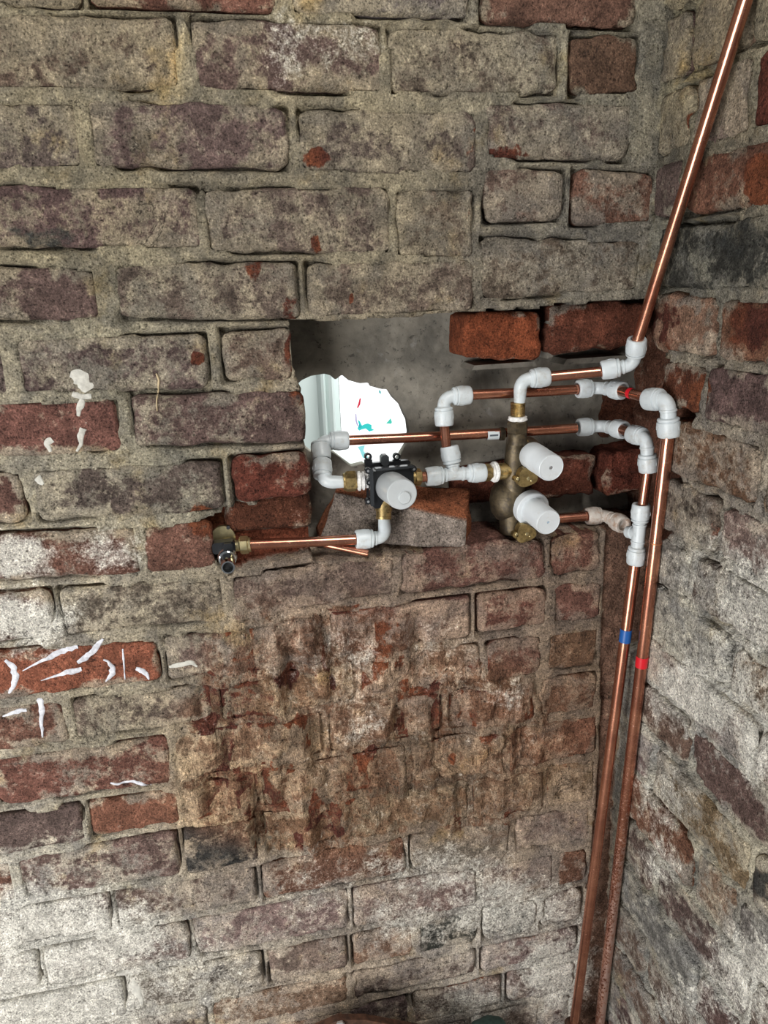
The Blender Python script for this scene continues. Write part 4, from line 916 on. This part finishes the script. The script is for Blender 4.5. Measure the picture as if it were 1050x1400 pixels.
# ------------------------------------------------------------------ broken brick lying on the ledge
cr = {(0, 0, 0): (438, 737, .040), (1, 0, 0): (634, 751, .004), (0, 0, 1): (458, 674, .062), (1, 0, 1): (640, 714, .012), (0, 1, 0): (430, 722, .088), (1, 1, 0): (643, 733, .066), (0, 1, 1): (462, 662, .094), (1, 1, 1): (642, 668, .070)}
K = {k: P(x, y, Y=yy) for k, (x, y, yy) in cr.items()}
def chunk():
    nx, ny, nz = 44, 16, 14; idx = {}; V = []; F = []
    def vid(i, j, k):
        if (i, j, k) not in idx:
            a, b, c = i/nx, j/ny, k/nz; p = 0
            for (x, y, z), q in K.items(): p = p+q*((a if x else 1-a)*(b if y else 1-b)*(c if z else 1-c))
            idx[(i, j, k)] = len(V); V.append(p)
        return idx[(i, j, k)]
    for i in range(nx):
        for j in range(ny):
            F.append([vid(i, j, 0), vid(i, j+1, 0), vid(i+1, j+1, 0), vid(i+1, j, 0)]); F.append([vid(i, j, nz), vid(i+1, j, nz), vid(i+1, j+1, nz), vid(i, j+1, nz)])
        for k in range(nz):
            F.append([vid(i, 0, k), vid(i+1, 0, k), vid(i+1, 0, k+1), vid(i, 0, k+1)]); F.append([vid(i, ny, k), vid(i, ny, k+1), vid(i+1, ny, k+1), vid(i+1, ny, k)])
    for j in range(ny):
        for k in range(nz):
            F.append([vid(0, j, k), vid(0, j, k+1), vid(0, j+1, k+1), vid(0, j+1, k)]); F.append([vid(nx, j, k), vid(nx, j+1, k), vid(nx, j+1, k+1), vid(nx, j, k+1)])
    V = np.array(V); nrm = V-V.mean(0); nrm /= np.linalg.norm(nrm, axis=1)[:, None]
    V = V+nrm*((fbm(V, 28, 4, 91)-.5)*.010+(fbm(V, 110, 2, 92)-.5)*.003)[:, None]
    front = np.array([kk[1] == 0 for kk in idx]); frn = np.array([kk[1]/ny for kk in idx]); right = np.array([kk[0]/nx for kk in idx])
    e = mesh('broken_brick', V, F, M_BRICK)
    T = np.ones((len(V), 4)); isfr = sstep(.12, 0, frn); T[:, :3] = np.array((.26, .225, .20))*isfr[:, None]+np.array((.30, .11, .055))*(1-isfr)[:, None]; T[:, 3] = .30
    put_attr(e.data, 'tone', T); f_ = np.ones((len(V), 4)); f_[:, :3] = (.27, .24, .21); put_attr(e.data, 'film', f_); s_ = np.zeros((len(V), 4)); put_attr(e.data, 'stain', s_)
    return e
tag(chunk(), 'broken half brick with a grey face lying tilted on the niche ledge', 'brick')

# ------------------------------------------------------------------ paint and plaster smears on the bricks (thin real patches that follow the relief)
def drop(x, z):
    hit = BVH.ray_cast(Vector((x, -.2, z)), Vector((0, 1, 0)), .5)
    return (hit[0].y if hit[0] else 0.)
def smear(pts, wid, mat, name='paint_smear', label=None, lift=.0007):
    P3 = [BACK.uv(x, y) for x, y in pts]; t = np.linspace(0, 1, len(P3)); n = max(14, len(P3)*7); tt = np.linspace(0, 1, n)
    X = np.interp(tt, t, [q[0] for q in P3]); Z = np.interp(tt, t, [q[1] for q in P3]); W = np.interp(tt, np.linspace(0, 1, len(wid)), wid)*.00100
    X = np.convolve(np.pad(X, 2, 'edge'), np.ones(5)/5, 'valid'); Z = np.convolve(np.pad(Z, 2, 'edge'), np.ones(5)/5, 'valid')
    tx, tz = np.gradient(X), np.gradient(Z); L = np.hypot(tx, tz)+1e-9; nx_, nz_ = -tz/L, tx/L
    V = []; F = []; m_ = 7
    for i in range(n):
        for j in range(m_):
            s = (j/(m_-1)-.5)*2
            jx = 1+.45*(vnoise(np.array([[X[i]*180, Z[i]*180, s*1.3]]), 3)[0]-.5)*2 if abs(s) > .5 else 1
            x = X[i]+nx_[i]*W[i]*.5*s*jx; z = Z[i]+nz_[i]*W[i]*.5*s*jx
            V.append((x, drop(x, z)-lift*(1.2-.7*s*s)-(.0004 if abs(s) < .9 else -.0010), z))
    for i in range(n-1):
        for j in range(m_-1): a = i*m_+j; F.append([a, a+1, a+m_+1, a+m_])
    o = mesh(name, V, F, mat, wall_back)
    if label: o['label'] = label
    return o
smear([(30, 917), (50, 906), (70, 897), (88, 889), (108, 884)], [1, 3, 6, 10, 11, 6], M_PAINT)
smear([(106, 906), (117, 899), (128, 889), (136, 880), (141, 873)], [6, 9, 9, 8, 3], M_PAINT)
smear([(55, 930), (75, 924), (95, 918), (113, 914)], [1, 3, 6, 10, 7], M_PAINT)
smear([(6, 902), (16, 909), (21, 920), (20, 934), (12, 948)], [5, 10, 10, 8, 3], M_PAINT)
smear([(141, 901), (148, 904), (155, 914), (152, 924), (144, 932)], [3, 4, 10, 9, 2], M_PAINT)
smear([(185, 914), (193, 916), (200, 921), (204, 929)], [5, 8, 8, 2], M_PAINT)
smear([(168, 885), (169, 905), (171, 930)], [3, 3, 2], M_PAINT)
smear([(3, 979), (18, 974), (38, 969)], [2, 7, 6], M_PAINT)
smear([(50, 956), (56, 959), (57, 975), (57, 992), (59, 1008)], [4, 10, 8, 6, 2], M_PAINT)
smear([(150, 1071), (160, 1073), (170, 1071), (182, 1069), (195, 1073), (207, 1078)], [3, 4, 5, 5, 6, 2], M_PAINT)
smear([(95, 512), (105, 515), (113, 522), (122, 535)], [8, 22, 22, 12], M_SPLASH, 'plaster_splash')
smear([(98, 538), (110, 542), (126, 542)], [6, 9, 5], M_SPLASH, 'plaster_splash')
smear([(113, 545), (109, 556), (107, 570)], [7, 9, 4], M_SPLASH, 'plaster_splash')
smear([(114, 585), (110, 596), (111, 607), (105, 618)], [10, 10, 5, 4], M_SPLASH, 'plaster_splash')
smear([(50, 652), (56, 657), (60, 662)], [9, 12, 5], M_SPLASH, 'plaster_splash')
smear([(162, 1330), (172, 1336), (182, 1350), (190, 1362), (196, 1374)], [14, 24, 20, 12, 4], M_SPLASH, 'plaster_splash')
smear([(70, 618), (64, 606), (72, 600)], [4, 9, 8], M_SPLASH, 'plaster_splash')
smear([(230, 915), (245, 908), (262, 906), (270, 912)], [3, 9, 8, 3], M_SPLASH, 'plaster_splash')
smear([(213, 510), (217, 520), (216, 536), (214, 548), (215, 563)], [2.2, 2.6, 2.2, 2.4, 1.6], M_STRAW, 'straw', lift=.0016)

# ------------------------------------------------------------------ things at the foot of the wall
q = P(457, 1387, Y=-.060); a = P(424, 1402, Y=-.060); c_ = P(585, 1402, Y=-.060)
ol = [(a[0]-.06, q[2]-.30), (c_[0]+.04, q[2]-.30), (c_[0]+.04, c_[2]-.02), (c_[0], c_[2]), (q[0]+.05, q[2]-.012), (q[0]+.006, q[2]), (q[0]-.004, q[2]-.002), (a[0], a[2]), (a[0]-.05, a[2]-.05)]
e = empty('rusty_iron_plate', (q[0], -.085, FLOOR_Z), 'rusty iron plate with a pale bolt leaning at the foot of the back wall', 'plate')
ol[0] = (ol[0][0], FLOOR_Z); ol[1] = (ol[1][0], FLOOR_Z)
G().add(*prism(ol, -.072, -.060)).build('plate', M_RUST, e, smooth=False)
h = P(465, 1400, Y=-.073); G().add(*lathe(h, (0, -1, 0), [(0, .008), (.004, .008), (.005, .006)], 6)).build('bolt', simple('zinc_bolt', (.7, .7, .7), .35, .8), e, smooth=False)
q = P(657, 1403, Y=-.050)
e = empty('green_post', (q[0], q[1], FLOOR_Z), 'stump of a green corroded post with a dark end beside the iron plate', 'post')
g = G(); hh = q[2]-FLOOR_Z
V, F = lathe((q[0]+.014, q[1], FLOOR_Z), (0, 0, 1), [(0, .040), (hh*.5, .040), (hh-.02, .038), (hh-.008, .034), (hh-.001, .022), (hh+.001, .008)], 30); V = np.array(V); V[:, 1] = q[1]+(V[:, 1]-q[1])*.7; V += ((fbm(V, 60, 3, 3)-.5)*.006)[:, None]
g.add(V, F); g.build('shaft', M_GREEN, e)
g = G(); V, F = lathe((q[0]-.010, q[1]-.012, q[2]-.05), (0, 0, 1), [(0, .016), (.044, .016), (.050, .012), (.052, .004)], 18); V = np.array(V); V += ((fbm(V, 90, 3, 5)-.5)*.006)[:, None]; g.add(V, F); g.build('end_knob', M_RUST, e)
